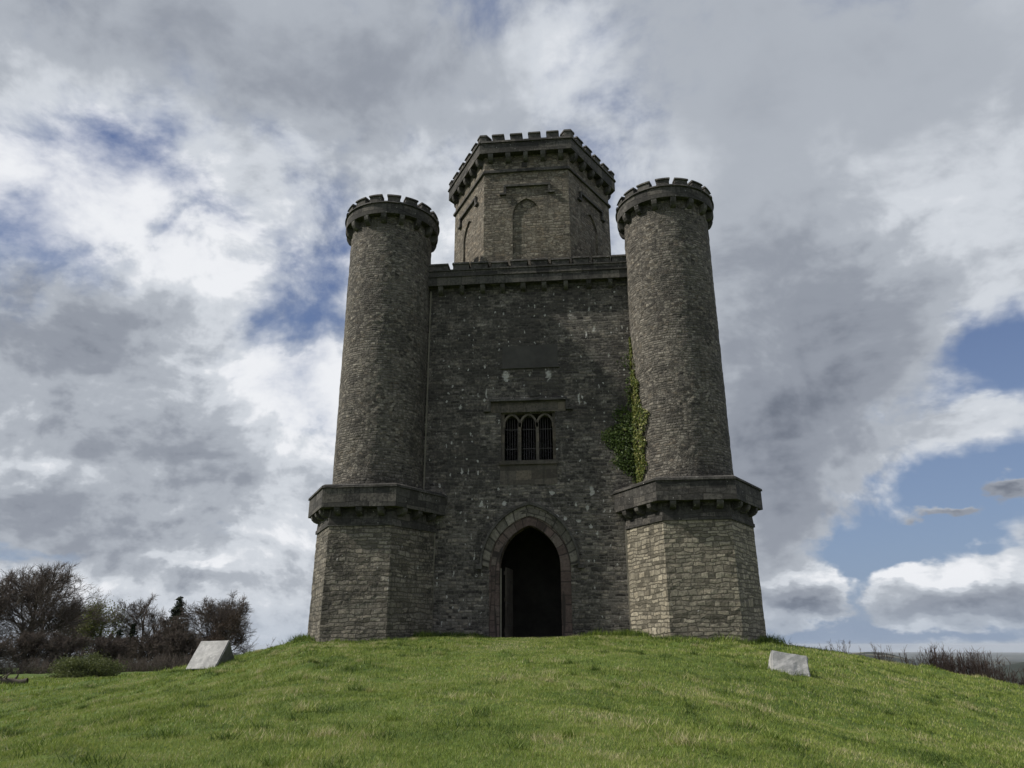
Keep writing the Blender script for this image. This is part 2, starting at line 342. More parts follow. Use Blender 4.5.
def rough_hex(cx, cy, s0, z0, s1, z1, n=12, m=42, amp=.028):
    mb = MB()
    def P(face, i, j):
        f = j/m; s = s0+(s1-s0)*f; z = z0+(z1-z0)*f; a, b = R(60*face), R(60*(face+1)); u = i/n
        x = s*(math.cos(a)*(1-u)+math.cos(b)*u); y = s*(math.sin(a)*(1-u)+math.sin(b)*u)
        k = 1+amp/s*(mnoise.noise(Vector(((cx+x)*3.5, (cy+y)*3.5, z*4.5)))+.5*mnoise.noise(Vector(((cx+x)*1.1, (cy+y)*1.1, z*1.3+4))))
        return (cx+x*k, cy+y*k, z)
    for face in range(6):
        for i in range(n):
            for j in range(m):
                q = [P(face, i, j), P(face, i+1, j), P(face, i+1, j+1), P(face, i, j+1)]
                U = lambda i_, j_: (face*s0+i_/n*(s0+(s1-s0)*j_/m)-(s1-s0)*j_/m*.5, z0+(z1-z0)*j_/m)
                mb.face(q, [U(i, j), U(i+1, j), U(i+1, j+1), U(i, j+1)])
    return mb

def frame(cx, cy, ang):   # local axes: t along the wall, n outward at compass-free angle ang (radians, math convention)
    nx, ny = math.cos(ang), math.sin(ang); tx, ty = -ny, nx
    return lambda t, n, z: (cx+tx*t+nx*n, cy+ty*t+ny*n, z)

def corbel_mesh(fr, t, n0, depth, width, ztop, h):
    mb = MB(); w2 = width/2*random.uniform(.92, 1.08); h *= random.uniform(.93, 1.05)
    prof = [(0, 0), (0, -h), (depth*.35, -h*.97), (depth*.68, -h*.80), (depth*.90, -h*.52), (depth*.98, -h*.25), (depth*.98, 0)]
    L = [fr(t-w2, n0+a, ztop+b) for a, b in prof]; Rr = [fr(t+w2, n0+a, ztop+b) for a, b in prof]
    mb.hull(L, Rr)
    return mb

def merge(mbs):
    o = MB()
    for m in mbs:
        k = len(o.v); o.v += m.v; o.f += [tuple(i+k for i in f) for f in m.f]; o.uv += m.uv; o.mi += m.mi
    return o

def plate(outer, holes, y0, y1, mi_front=0):
    """upright slab in the XZ plane between y0 (front) and y1 with openings; outlines are lists of (x, z)"""
    bm = bmesh.new(); edges = []
    for lp in [outer]+holes:
        vs = [bm.verts.new((x, 0, z)) for x, z in lp]
        edges += [bm.edges.new((vs[i], vs[(i+1) % len(vs)])) for i in range(len(vs))]
    bmesh.ops.triangle_fill(bm, use_beauty=True, use_dissolve=False, edges=edges)
    mb = MB()
    for f in bm.faces:
        p = [(v.co.x, v.co.z) for v in f.verts]
        ar = sum(p[i][0]*p[(i+1) % len(p)][1]-p[(i+1) % len(p)][0]*p[i][1] for i in range(len(p)))
        if ar < 0: p = p[::-1]
        mb.face([(x, y0, z) for x, z in p], [(x, z) for x, z in p])
        mb.face([(x, y1, z) for x, z in p[::-1]], [(x, z) for x, z in p[::-1]])
    bm.free()
    for k, lp in enumerate([outer]+holes):
        ar = sum(lp[i][0]*lp[(i+1) % len(lp)][1]-lp[(i+1) % len(lp)][0]*lp[i][1] for i in range(len(lp)))
        s = 0.0
        for i in range(len(lp)):
            a, b = lp[i], lp[(i+1) % len(lp)]; l = math.hypot(b[0]-a[0], b[1]-a[1])
            q = [(a[0], y0, a[1]), (b[0], y0, b[1]), (b[0], y1, b[1]), (a[0], y1, a[1])]
            u = [(s, y0), (s+l, y0), (s+l, y1), (s, y1)]; s += l
            if (ar > 0) == (k == 0): q = q[::-1]; u = u[::-1]
            mb.face(q, u)
    return mb

def arch(w, zs, rise, n=14, x0=0.0, zb=None):
    """pointed arch outline, from the right foot over the apex to the left foot"""
    c = max(0.0, (rise*rise-w*w)/(2*w)); r = c+w; A = math.atan2(rise, c) if c > 0 else math.pi/2
    pts = [(x0-c+r*math.cos(A*k/n), zs+r*math.sin(A*k/n)) for k in range(n+1)]
    pts += [(2*x0-x, z) for x, z in pts[:-1][::-1]]
    if zb is not None: pts = [(x0+w, zb)]+pts+[(x0-w, zb)]
    return pts
def band(inner, outer_, y0, y1):
    """strip between two outlines with the same number of points, in XZ, from y0 (front) to y1"""
    mb = MB(); s = 0
    for i in range(len(inner)-1):
        a, b, c_, d_ = inner[i], inner[i+1], outer_[i+1], outer_[i]
        l = math.hypot(d_[0]-c_[0], d_[1]-c_[1]); wd = math.hypot(a[0]-d_[0], a[1]-d_[1])
        P = lambda p, y: (p[0], y, p[1])
        mb.face([P(a, y0), P(b, y0), P(c_, y0), P(d_, y0)][::-1], [(s, 0), (s+l, 0), (s+l, wd), (s, wd)][::-1])
        mb.face([P(d_, y0), P(c_, y0), P(c_, y1), P(d_, y1)][::-1], [(s, 0), (s+l, 0), (s+l, .3), (s, .3)][::-1])
        mb.face([P(b, y0), P(a, y0), P(a, y1), P(b, y1)][::-1], [(s+l, 0), (s, 0), (s, y1-y0), (s+l, y1-y0)][::-1])
        mb.face([P(a, y1), P(b, y1), P(c_, y1), P(d_, y1)], [(s, 0), (s+l, 0), (s+l, wd), (s, wd)])
        s += l
    for k, fl in ((0, 0), (len(inner)-1, 1)):
        a, d_ = inner[k], outer_[k]; q = [(a[0], y0, a[1]), (d_[0], y0, d_[1]), (d_[0], y1, d_[1]), (a[0], y1, a[1])]
        mb.face(q if fl else q[::-1])
    return mb

# ---------------------------------------------------------------- the tower
W, YB = 6.787, 0.25
CEN = [(-W, YB), (W, YB), (0.0, YB+2*W*math.sin(math.pi/3))]
tower = tag(empty('folly_tower'), 'tall dark stone folly with battlements, round turrets and pointed doorway on the grassy hill', 'tower')

def hexpts(cx, cy, s, z): return [(cx+s*math.cos(R(60*k)), cy+s*math.sin(R(60*k)), z) for k in range(6)]
def hexcoat(mb, cx, cy, s0, z0, s1, z1, cap=True, bottom=True): mb.hull(hexpts(cx, cy, s0, z0), hexpts(cx, cy, s1, z1), cap, bottom)
centroid = (0.0, YB+W*math.tan(math.pi/6))

def merlon_sector(cx, cy, r0, r1, a, half, z0, z1):
    mb = MB(); j = random.uniform(-.012, .012); hh = random.uniform(-.025, .02)
    mb.sector(cx, cy, r0, r1, z0, z1-.10+hh, a-half+j, a+half+j, 5)
    mb.sector(cx, cy, r0-.05, r1+.06, z1-.098+hh, z1+hh, a-half-.015+j, a+half+.015+j, 5, r1+.02)
    return mb
def merlon_box(fr, t0, t1, n0, n1, z0, z1):
    mb = MB(); hh = random.uniform(-.03, .02)
    mb.fbox(fr, t0, t1, n0, n1, z0, z1-.10+hh); mb.fbox(fr, t0-.04, t1+.04, n0-.05, n1+.06, z1-.098+hh, z1+hh, taper=.025)
    return mb

XF[:] = [0.9885, -0.397]
for ci, (cx, cy) in enumerate(CEN):
    rear = ci == 2
    # bastion: six-sided battered base, string course, brackets, parapet with coping
    mb = rough_hex(cx, cy, 2.69, -2.2, 2.634, 4.357)
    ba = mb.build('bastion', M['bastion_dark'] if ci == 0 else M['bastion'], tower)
    mb = MB(); hexcoat(mb, cx, cy, 2.70, 4.36, 2.70, 4.50, True, True); hexcoat(mb, cx, cy, 2.66, 4.503, 2.60, 5.09); mb.build('string_course', M['ashlar'], ba)
    mb = MB(); hexcoat(mb, cx, cy, 3.10, 5.094, 3.10, 5.88); hexcoat(mb, cx, cy, 3.165, 5.883, 3.15, 5.97, False); hexcoat(mb, cx, cy, 3.15, 5.973, 3.0, 6.05, True)
    pa = mb.build('parapet', M['ashlar'], ba)
    rows = []
    for face in range(6):
        an = R(30+60*face); fr = frame(cx, cy, an); ap = 2.62*math.cos(R(30))
        for k in range(3):
            t = (-1+k)*2.62/3*1.04
            px_, py_, _ = fr(t, ap+.3, 5)
            tot = (Vector((px_, py_))-Vector(centroid)).length
            inside = (Vector((px_, py_))-Vector(centroid)).normalized().dot((Vector((cx, cy))-Vector(centroid)).normalized()) < .72
            if inside: continue
            c = corbel_mesh(fr, t, ap-.04, .42, .26, 5.092, .33)
            if rear or (not rear and math.sin(an) > .3): rows.append(c)
            else: c.build('corbel', M['trim'], ba)
    if rows: tag(merge(rows).build('corbel', M['trim'], ba), kind='stuff')
    # round turret
    mb = rough_cyl(cx, cy, 1.99, 5.9, 19.6)
    tu = mb.build('turret', M['turret'], tower)
    mb = MB(); mb.sector(cx, cy, 1.7, 2.30, 19.16, 19.70, n=96); mb.sector(cx, cy, 1.75, 2.37, 19.703, 19.80, n=96, r1t=2.33)
    pt = mb.build('parapet', M['ashlar'], tu)
    N = 16; back = []
    for k in range(N):
        a = 2*math.pi*(k+.5)/N - math.pi/2 + .07
        m1 = merlon_sector(cx, cy, 1.92, 2.27, a, .132, 19.80, 20.19)
        a2 = a+math.pi/N; c1 = corbel_mesh(frame(cx, cy, a2), 0, 1.95, .34, .24, 19.158, .42)
        if rear or (k % 2 and math.sin(a) > .9): back.append((m1, c1))
        else: m1.build('merlon', M['trim'], pt); c1.build('corbel', M['trim'], tu)
    if back:
        tag(merge([b[0] for b in back]).build('merlon', M['trim'], pt), kind='stuff'); tag(merge([b[1] for b in back]).build('corbel', M['trim'], tu), kind='stuff')

# curtain walls
XF[:] = [1.0, 0.0]
def door_hole(): return arch(1.72, 2.85, 2.13, zb=-1.2)
front = plate([(-6.3, -2.0), (6.3, -2.0), (6.3, 16.03), (-6.3, 16.03)], [door_hole(), [(-1.24, 7.42), (1.21, 7.42), (1.21, 9.66), (-1.24, 9.66)]], 0.0, 0.95)
fw = front.build('curtain_wall', M['wall'], tower)
WT = -.20
def wall_top(parent, fr, x0, x1, individual):
    g = lambda t, n, z: fr(t, n, z+WT)
    mb = MB(); mb.fbox(g, x0, x1, -.6, .36, 16.233, 16.66); mb.fbox(g, x0, x1, -.6, .41, 16.663, 16.73); mb.fbox(g, x0, x1, -.3, .34, 16.733, 16.99)
    mb.fbox(g, x0, x1, -.34, .39, 16.993, 17.06)
    pa = mb.build('parapet', M['ashlar'], parent)
    mer = []; cor = []
    X = lambda z: -4.82+(z-35)*.01032
    for a, b in ((0, 133), (157, 232), (242, 320), (340, 412), (430, 505), (525, 600), (620, 700), (720, 790), (812, 885), (897, 985)):
        m1 = merlon_box(g, X(a), X(b), -.28, .32, 17.06, 17.44)
        if individual: m1.build('merlon', M['trim'], pa)
        else: mer.append(m1)
    for a in (100, 200, 297, 390, 485, 582, 682, 787, 885):
        c1 = corbel_mesh(g, X(a), -.03, .34, .22, 16.231, .36)
        if individual: c1.build('corbel', M['trim'], parent)
        else: cor.append(c1)
    if mer: tag(merge(mer).build('merlon', M['trim'], pa), kind='stuff'); tag(merge(cor).build('corbel', M['trim'], parent), kind='stuff')
wall_top(fw, frame(0, 0, -math.pi/2), -5.6, 5.6, True)
XF[:] = [0.9885, -0.397]
for an in (30, 150):
    nx, ny = math.cos(R(an)), math.sin(R(an)); ins = W*math.tan(math.pi/6)+.25
    fr = frame(centroid[0]+nx*ins, centroid[1]+ny*ins, R(an))
    mb = MB(); mb.fbox(fr, -6.3, 6.3, -.95, 0, -2.0, 16.03); sw = mb.build('curtain_wall', M['wall'], tower)
    wall_top(sw, fr, -5.6, 5.6, False)
# roof, inner floors
tri = lambda q, z: [(CEN[0][0]+q, CEN[0][1]+q*.4, z), (CEN[1][0]-q, CEN[1][1]+q*.4, z), (CEN[2][0], CEN[2][1]-q, z)]
mb = MB(); mb.hull(tri(.3, 16.05), tri(.3, 16.4)); mb.build('roof', M['ashlar'], tower)
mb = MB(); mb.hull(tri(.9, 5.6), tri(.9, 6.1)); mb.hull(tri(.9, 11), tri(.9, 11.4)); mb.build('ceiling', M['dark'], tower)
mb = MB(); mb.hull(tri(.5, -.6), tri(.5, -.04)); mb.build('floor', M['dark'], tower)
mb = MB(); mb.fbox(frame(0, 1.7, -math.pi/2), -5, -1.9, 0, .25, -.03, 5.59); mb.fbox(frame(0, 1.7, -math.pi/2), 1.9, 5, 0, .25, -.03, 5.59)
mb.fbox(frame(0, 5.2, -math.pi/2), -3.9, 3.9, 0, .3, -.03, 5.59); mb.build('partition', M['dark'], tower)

XF[:] = [1.0, 0.0]
# pale pointed strips in the four corners where wall meets bastion and turret
for x, z0, z1, y in ((-4.13, 0, 4.34, -.02), (4.09, 0, 4.34, -.02)):
    mb = MB(); mb.fbox(frame(x, 0, -math.pi/2), -.055, .055, -.01, .09, z0-.5, z1); mb.build('corner_strip', M['strip'], tower)
mb = MB(); mb.fbox(frame(-4.66, 0, -math.pi/2), -.03, .03, -.01, .05, 6.06, 15.9); mb.build('corner_strip', M['strip'], tower)

# doorway: red sandstone reveal, grey outer arch with hood mould, open door leaf
dw = plate(arch(1.716, 2.85, 2.126, zb=-1.1), [arch(1.29, 2.85, 1.73, zb=-1.05)], -.03, .62)
inner = arch(1.29, 2.85, 1.73, zb=-.4); outer = arch(1.716, 2.85, 2.126, zb=-.4)
dw = band(inner, outer, -.02, .62).build('doorway', M['red'], tower)
i2 = arch(1.36, 2.85, 1.80, zb=-.4); 
band(arch(1.722, 2.85, 2.132), arch(2.02, 2.92, 2.52), -.07, .2).build('arch_ring', M['voussoir'], dw)
band(arch(2.024, 2.922, 2.526), arch(2.11, 2.92, 2.66), -.17, .1).build('hood_mould', M['trim'], dw)
for sx in (-1, 1):
    mb = MB(); mb.fbox(frame(sx*2.15, 0, -math.pi/2), -.13, .13, -.02, .16, 2.76, 2.918, taper=.01); mb.build('label_stop', M['trim'], dw)
def door_leaf(parent):
    a = R(-8); fr = frame(-1.12, .66, a)      # stands open into the passage on the left
    mb = MB()
    fx = lambda t0, t1, z0, z1, n0=0, n1=.06: mb.fbox(fr, t0, t1, n0, n1, z0, z1)
    for k in range(6): fx(.02+k*.2, .20+k*.2, .05, 2.9)
    for z in (.25, 1.5, 2.6): fx(.0, 1.2, z, z+.14, -.05, -.001)
    leaf = mb.build('door', M['wood'], parent)
    mb = MB()
    for z in (.5, 1.4, 2.4):
        mb = MB(); mb.fbox(fr, .0, .9, .063, .075, z, z+.05); mb.build('strap_hinge', M['iron'], leaf)
door_leaf(dw)
mb = MB(); mb.fbox(frame(-1.235, .1, -math.pi/2), -.04, .03, -.05, 0, 0, 2.8); mb.build('door_post', M['strip'], dw)
mb = MB(); mb.fbox(frame(0.05, -.1, -math.pi/2), -.9, .75, -.55, .30, -.5, .03); mb.build('threshold', M['trim'], dw)

# window of three pointed lights
xc = -.015
wi = plate([(-1.24, 7.42), (1.21, 7.42), (1.21, 9.658), (-1.24, 9.658)], [[(-1.10, 7.44), (1.07, 7.44), (1.07, 9.62), (-1.10, 9.62)]], .15, .36).build('window', M['smooth'], tower)
for x in (-.415, .385):
    mb = MB(); mb.fbox(frame(x, .35, -math.pi/2), -.07, .07, .01, .21, 7.441, 9.2); mb.build('mullion', M['smooth'], wi)
for x in (-.765, -.015, .735):
    band(arch(.305, 9.15, .40, 8, x, 9.0), arch(.395, 9.15, .495, 8, x, 9.0), .14, .34).build('tracery', M['smooth'], wi)
mb = MB(); mb.fbox(frame(0, 0, -math.pi/2), -1.30, 1.28, -.4, .10, 7.24, 7.418); mb.build('sill', M['smooth'], wi)
mb = MB(); mb.fbox(frame(0, 0, -math.pi/2), -1.7, 1.68, -.4, .015, 9.662, 10.16); mb.build('lintel', M['smooth'], wi)
mb = MB(); mb.fbox(frame(0, 0, -math.pi/2), -1.27, 1.25, -.4, .012, 6.35, 7.238); mb.build('apron', M['smooth'], wi)
mb = MB(); mb.fbox(frame(0, 0, -math.pi/2), -1.80, 1.78, -.05, .17, 10.165, 10.27, taper=.02); mb.fbox(frame(0, 0, -math.pi/2), -1.80, -1.70, -.05, .14, 9.80, 10.163); mb.fbox(frame(0, 0, -math.pi/2), 1.69, 1.78, -.05, .14, 9.80, 10.163)
mb.fbox(frame(0, 0, -math.pi/2), -2.0, -1.70, -.05, .145, 9.70, 9.797); mb.fbox(frame(0, 0, -math.pi/2), 1.69, 2.0, -.05, .145, 9.70, 9.797)
mb.build('hood_mould', M['trim'], wi)
for x in (-.765, -.015, .735):
    mb = MB()
    for k in range(5): mb.fbox(frame(x+(k-2)*.11, .47, -math.pi/2), -.011, .011, 0, .022, 7.43, 9.5)
    for z in (8.05, 8.95): mb.fbox(frame(x, .45, -math.pi/2), -.3, .3, 0, .018, z, z+.03)
    mb.build('window_bars', M['iron'], wi)
mb = MB(); mb.fbox(frame(.1, 0, -math.pi/2), -1.28, 1.28, -.3, .02, 11.84, 12.88); mb.fbox(frame(.1, 0, -math.pi/2), -1.34, 1.34, -.3, .07, 11.76, 11.838)
mb.build('plaque', M['slate'], tower)
mb = MB(); mb.fbox(frame(.25, 0, -math.pi/2), -.2, .2, -.3, .03, 10.42, 10.62); mb.build('stone_block', M['trim'], tower)

# upper six-sided tower
XF[:] = [0.9885, -0.397]
hx, hy = 0.0, 4.16; HS = 4.319; AP = HS*math.cos(R(30))
mb = MB()
for face in range(6):
    an = R(30+60*face)
    if face in (3, 4, 5, 0, 1, 2):
        # wall panel with a shallow blind arch sunk in it
        P = plate([(-HS/2, 16.5), (HS/2, 16.5), (HS/2, 22.687), (-HS/2, 22.687)], [arch(.70, 20.15, .98, zb=16.9)], 0, .14)
        fr = frame(hx, hy, an)
        for f, m_ in zip(P.f, P.mi):
            pts = [fr(P.v[i].x, AP-P.v[i].y, P.v[i].z) for i in f]; uvs = [P.uv[i] for i in f]
            mb.face([p for p in pts], [(u+face*HS, v) for u, v in uvs])
mb.hull(hexpts(hx, hy, HS-.11, 16.5), hexpts(hx, hy, HS-.11, 22.68))
mb.hull(hexpts(hx, hy, HS-.01, 22.92), hexpts(hx, hy, HS-.01, 23.75))
lt = mb.build('upper_tower', M['lantern'], tower)
mb = MB(); hexcoat(mb, hx, hy, HS+.12, 22.69, HS+.12, 22.80); hexcoat(mb, hx, hy, HS+.05, 22.802, HS+.02, 22.92); mb.build('string_course', M['trim'], lt)
HC = 4.72
mb = MB(); hexcoat(mb, hx, hy, HC, 23.73, HC, 24.32); hexcoat(mb, hx, hy, HC+.08, 24.323, HC+.05, 24.45)
pa = mb.build('parapet', M['ashlar'], lt)
for face in range(6):
    an = R(30+60*face); fr = frame(hx, hy, an); vis = face in (3, 4, 5); APc = HC*math.cos(R(30)); mer = []
    for k in range(5):
        t = (-.5+(k+.5)/5)*HC*.96
        c1 = corbel_mesh(fr, t if True else 0, AP-.03, .36, .24, 23.728, .42)
        if vis: c1.build('corbel', M['trim'], lt)
        else: mer.append(c1)
    if mer: tag(merge(mer).build('corbel', M['trim'], lt), kind='stuff')
    mer = []
    for k in range(5):
        if k == 0:
            vx, vy = hx+(HC-.32)*math.cos(R(60*face)), hy+(HC-.32)*math.sin(R(60*face))
            m1 = MB(); hh = random.uniform(-.02, .02)
            q = lambda s, z: [(vx+s*math.cos(R(60*face+j)), vy+s*math.sin(R(60*face+j)), z) for j in (0, 120, 180, 240)]
            c0 = lambda s, z: [(hx+(HC-.02+s)*math.cos(R(60*face)), hy+(HC-.02+s)*math.sin(R(60*face)), z)]
            def pent(s, z):
                fa, fb = R(60*face-30), R(60*face+30); V = Vector((hx+(HC-.02+s)*math.cos(R(60*face)), hy+(HC-.02+s)*math.sin(R(60*face))))
                ta, tb = Vector((math.sin(fa), -math.cos(fa))), Vector((-math.sin(fb), math.cos(fb)))
                inn = Vector((-math.cos(R(60*face)), -math.sin(R(60*face))))
                a, b = V+ta*(.32+s), V+tb*(.32+s)
                return [(V.x, V.y, z), (b.x, b.y, z), (b.x+inn.x*.45, b.y+inn.y*.45, z), (a.x+inn.x*.45, a.y+inn.y*.45, z), (a.x, a.y, z)]
            m1.hull(pent(0, 24.45), pent(0, 24.77+hh)); m1.hull(pent(.05, 24.772+hh), pent(.03, 24.88+hh))
        else:
            t = (-.5+k/5)*HC
            m1 = merlon_box(fr, t-.29, t+.29, APc-.38, APc-.03, 24.45, 24.87)
        if vis or (k == 0 and face == 0): m1.build('merlon', M['trim'], pa)
        else: mer.append(m1)
    if mer: tag(merge(mer).build('merlon', M['trim'], pa), kind='stuff')
    fr2 = lambda t, n, z, fr=fr: fr(t, AP+n, z)
    mb = MB(); mb.fbox(fr2, -1.14, 1.24, -.02, .13, 21.80, 21.92); mb.fbox(fr2, -1.14, -1.02, -.02, .12, 21.45, 21.797); mb.fbox(fr2, 1.12, 1.24, -.02, .12, 21.45, 21.797)
    mb.fbox(fr2, -1.34, -1.02, -.02, .14, 21.34, 21.447); mb.fbox(fr2, 1.12, 1.44, -.02, .14, 21.34, 21.447)
    mb.build('hood_mould', M['trim'], lt)
mb = MB(); mb.fbox(frame(-.08, hy-AP, -math.pi/2), -.14, .14, -.2, .02, 22.99, 23.3); mb.build('putlog_hole_shade', M['dark'], lt)  # solid block, its dark colour stands for the shade in the hole
XF[:] = [1.0, 0.0]

# ---------------------------------------------------------------- terrain
def hash2(ix, iy, s):
    n = (ix.astype(np.int64)*374761393 + iy.astype(np.int64)*668265263 + s*1442695041) & 0x7fffffff
    n = ((n ^ (n >> 13))*1274126177) & 0x7fffffff
    n = n ^ (n >> 16)
    return (n & 0xffff)/65535.0
def vn(x, y, s=0):
    x0 = np.floor(x); y0 = np.floor(y); fx = x-x0; fy = y-y0
    fx = fx*fx*(3-2*fx); fy = fy*fy*(3-2*fy)
    a = hash2(x0, y0, s); b = hash2(x0+1, y0, s); c = hash2(x0, y0+1, s); e = hash2(x0+1, y0+1, s)
    return (a+(b-a)*fx)*(1-fy)+(c+(e-c)*fx)*fy-.5
def fbm(x, y, s=0, o=4):
    t = 0; a = 1; f = 1
    for k in range(o): t = t+a*vn(x*f+k*17.3, y*f-k*9.1, s+k); a *= .5; f *= 2.03
    return t
def sst(x, a, b): t = np.clip((x-a)/(b-a), 0, 1); return t*t*(3-2*t)
def tuss(x, y):     # tussocks
    n = fbm(x*1.1, y*1.1, 5, 3); return np.maximum(0, n-.22)
def zg(x, y):
    x = np.asarray(x, float); y = np.asarray(y, float)
    f = np.maximum(0, -1.5-y); front = .0615*np.minimum(f, 34)+.02*np.maximum(0, f-34)
    xs = np.maximum(3.0, 8.6+.42*np.minimum(0, y+1.5))
    t = np.maximum(0, x-xs+2.0); right = .235*(np.sqrt(t*t+5**2)-5)
    t = np.maximum(0, -x-xs-.3); left = 2.25*(1-np.exp(-(t/7.0)**1.35))+.013*np.maximum(0, -x-22)+.0*x
    lt_ = sst(-x, 5, 25); yb = 13+12*lt_
    t = np.maximum(0, y-yb); back = .2*(np.sqrt(t*t+9)-3)*(1-.93*lt_)
    z = -(front+right+left*.93+back)
    r = np.hypot(x, y)
    z = -30*(1-np.exp(z/30))
    far = -215*sst(r, 120, 2400)
    a = np.degrees(np.arctan2(x-2.4, y+32)); dd = np.hypot(x-2.4, y+32)
    hills = 60*fbm(x/1500, y/1500, 21, 4)*sst(r, 1200, 4000)
    hills = hills + 182*np.exp(-((a-28)/5.5)**2-((dd-3600)/700)**2)*(1+.25*fbm(x/300, y/300, 3, 3)) + 212*np.exp(-((a-19)/5.0)**2-((dd-5200)/900)**2) + 95*np.exp(-((dd-9500)/1500)**2)*(1+.4*fbm(x/2500, y/2500, 8, 3))
    z = z+far+hills-dd*dd/(2*6371000.0)
    near = 1-sst(dd, 60, 120)
    bump = .10*fbm(x*.45, y*.45, 1, 3)+.055*fbm(x*1.7, y*1.7, 2, 3)+.28*tuss(x, y)
    keep = 1-.9*np.exp(-(x/1.6)**2-((y+1.0)/2.5)**2)
    edge = np.exp(-((y+.6)/.55)**2)*sst(np.abs(x), 1.9, 2.6)*(1-sst(np.abs(x), 9, 10))*.04
    return z+bump*near*keep+edge-.10*sst(np.abs(x), 3, 7)*near

def build_ground():
    na = 1440
    rad = np.concatenate([np.arange(1.0, 60, .16), 60*1.03**np.arange(0, 236)])
    rad = rad[rad < 60000]
    # finer spokes towards the tower, coarser behind
    th = np.linspace(0, 2*np.pi, na, endpoint=False); th = th - .62*np.sin(th)   # theta 0 = +Y
    A, RR = np.meshgrid(th, rad)
    X = 2.4+RR*np.sin(A); Y = -32+RR*np.cos(A); Z = zg(X, Y)
    nr = len(rad)
    v = np.stack([X, Y, Z], -1).reshape(-1, 3)
    v = np.vstack([v, [[2.4, -32, float(zg(2.4, -32))]]])
    i = np.arange(nr-1)[:, None]*na; j = np.arange(na)[None, :]; j2 = (j+1) % na
    q = np.stack([i+j, i+na+j, i+na+j2, i+j2], -1).reshape(-1, 4)
    c = len(v)-1
    tri = np.stack([np.full(na, c), np.arange(na), (np.arange(na)+1) % na], -1)
    me = bpy.data.meshes.new('ground')
    me.vertices.add(len(v)); me.vertices.foreach_set('co', v.ravel())
    loops = np.concatenate([q.ravel(), tri.ravel()]); me.loops.add(len(loops)); me.loops.foreach_set('vertex_index', loops)
    st = np.concatenate([np.arange(len(q))*4, len(q)*4+np.arange(len(tri))*3]); me.polygons.add(len(st)); me.polygons.foreach_set('loop_start', st)
    me.update(calc_edges=True); me.validate()
    me.polygons.foreach_set('use_smooth', [True]*len(me.polygons))
    o = bpy.data.objects.new('ground', me); C.objects.link(o); o['kind'] = 'structure'
    if me.polygons[0].normal.z < 0: me.flip_normals()
    return o
gm, t, b, o_ = material('turf_and_fields', .95)
pos = t.new('ShaderNodeNewGeometry').outputs['Position']
dist = t.v('LENGTH', t.v('SUBTRACT', pos, (2.4, -32, 0)))
n_a = t.noise(pos, .35, 5, .6); n_b = t.noise(pos, 2.5, 6, .7); n_c = t.noise(pos, 14, 5, .7)
c = t.mix(t.ss(n_a, .35, .65), (.07, .115, .02), (.115, .165, .035))
c = t.mix(t.ss(n_b, .5, .72, 0, .6), c, (.135, .135, .055))
c = t.mix(t.ss(n_c, .45, .7, 0, .6), c, (.035, .05, .015))
vo = t.new('ShaderNodeTexVoronoi', feature='F1'); t.put(vo.inputs['Vector'], t.v('MULTIPLY', pos, (1, 1, 0))); vo.inputs['Scale'].default_value = .0042
vr = t.sep(vo.outputs['Color'])
fc = t.mix(vr[0], (.014, .020, .013), (.028, .034, .020)); fc = t.mix(t.ss(vr[1], .55, .7), fc, (.022, .028, .016)); fc = t.mix(t.ss(vr[2], .85, .95), fc, (.14, .13, .09))
fc = t.mix(t.ss(t.noise(pos, .0022, 6, .6), .47, .54), fc, (.020, .027, .016))
c = t.mix(t.ss(dist, 110, 260), c, fc)
t.l.new(c, b.inputs['Base Color'])
bp = t.new('ShaderNodeBump'); bp.inputs['Distance'].default_value = .05; t.l.new(n_c, bp.inputs['Height']); t.l.new(bp.outputs[0], b.inputs['Normal'])
ground = build_ground(); ground.data.materials.append(gm)

def raw_mesh(name, v, faces, mat, parent=None, attr=None, smooth=False):
    """v (n,3); faces (m,k) with one k; attr: per-vertex grey value stored as 'tint'"""
    me = bpy.data.meshes.new(name); v = np.asarray(v, np.float32); faces = np.asarray(faces, np.int32)
    me.vertices.add(len(v)); me.vertices.foreach_set('co', v.ravel())
    me.loops.add(faces.size); me.loops.foreach_set('vertex_index', faces.ravel())
    me.polygons.add(len(faces)); me.polygons.foreach_set('loop_start', np.arange(len(faces))*faces.shape[1])
    if attr is not None:
        a = me.attributes.new('tint', 'FLOAT', 'POINT'); a.data.foreach_set('value', np.asarray(attr, np.float32))
    me.update(calc_edges=True)
    if smooth: me.polygons.foreach_set('use_smooth', [True]*len(faces))
    me.materials.append(mat)
    o = bpy.data.objects.new(name, me); C.objects.link(o)
    if parent: o.parent = parent
    return o

def leafmat(name, stops, trans=.35, rough=.6, patch=None):
    m, t, b, o = material(name, rough)
    a = t.new('ShaderNodeAttribute', attribute_name='tint').outputs['Fac']
    r = t.new('ShaderNodeValToRGB'); e = r.color_ramp.elements
    for p_, c_ in stops[1:-1]: e.new(p_)
    for x, (p_, c_) in zip(e, stops): x.position = p_; x.color = (*c_, 1)
    if patch:
        p = t.new('ShaderNodeNewGeometry').outputs['Position']
        a = t.m('ADD', a, t.m('ADD', t.m('MULTIPLY', t.m('SUBTRACT', t.noise(p, .5, 4, .6), .5), patch), t.m('MULTIPLY', t.m('SUBTRACT', t.noise(p, 2.0, 3, .6), .5), patch*.8)))
    t.l.new(a, r.inputs[0]); col = r.outputs[0]
    t.l.new(col, b.inputs['Base Color'])
    if trans:
        tr = t.new('ShaderNodeBsdfTranslucent'); t.l.new(col, tr.inputs['Color'])
        mx = t.new('ShaderNodeMixShader'); mx.inputs[0].default_value = trans
        t.l.new(b.outputs[0], mx.inputs[1]); t.l.new(tr.outputs[0], mx.inputs[2]); t.l.new(mx.outputs[0], o.inputs[0])
    return m
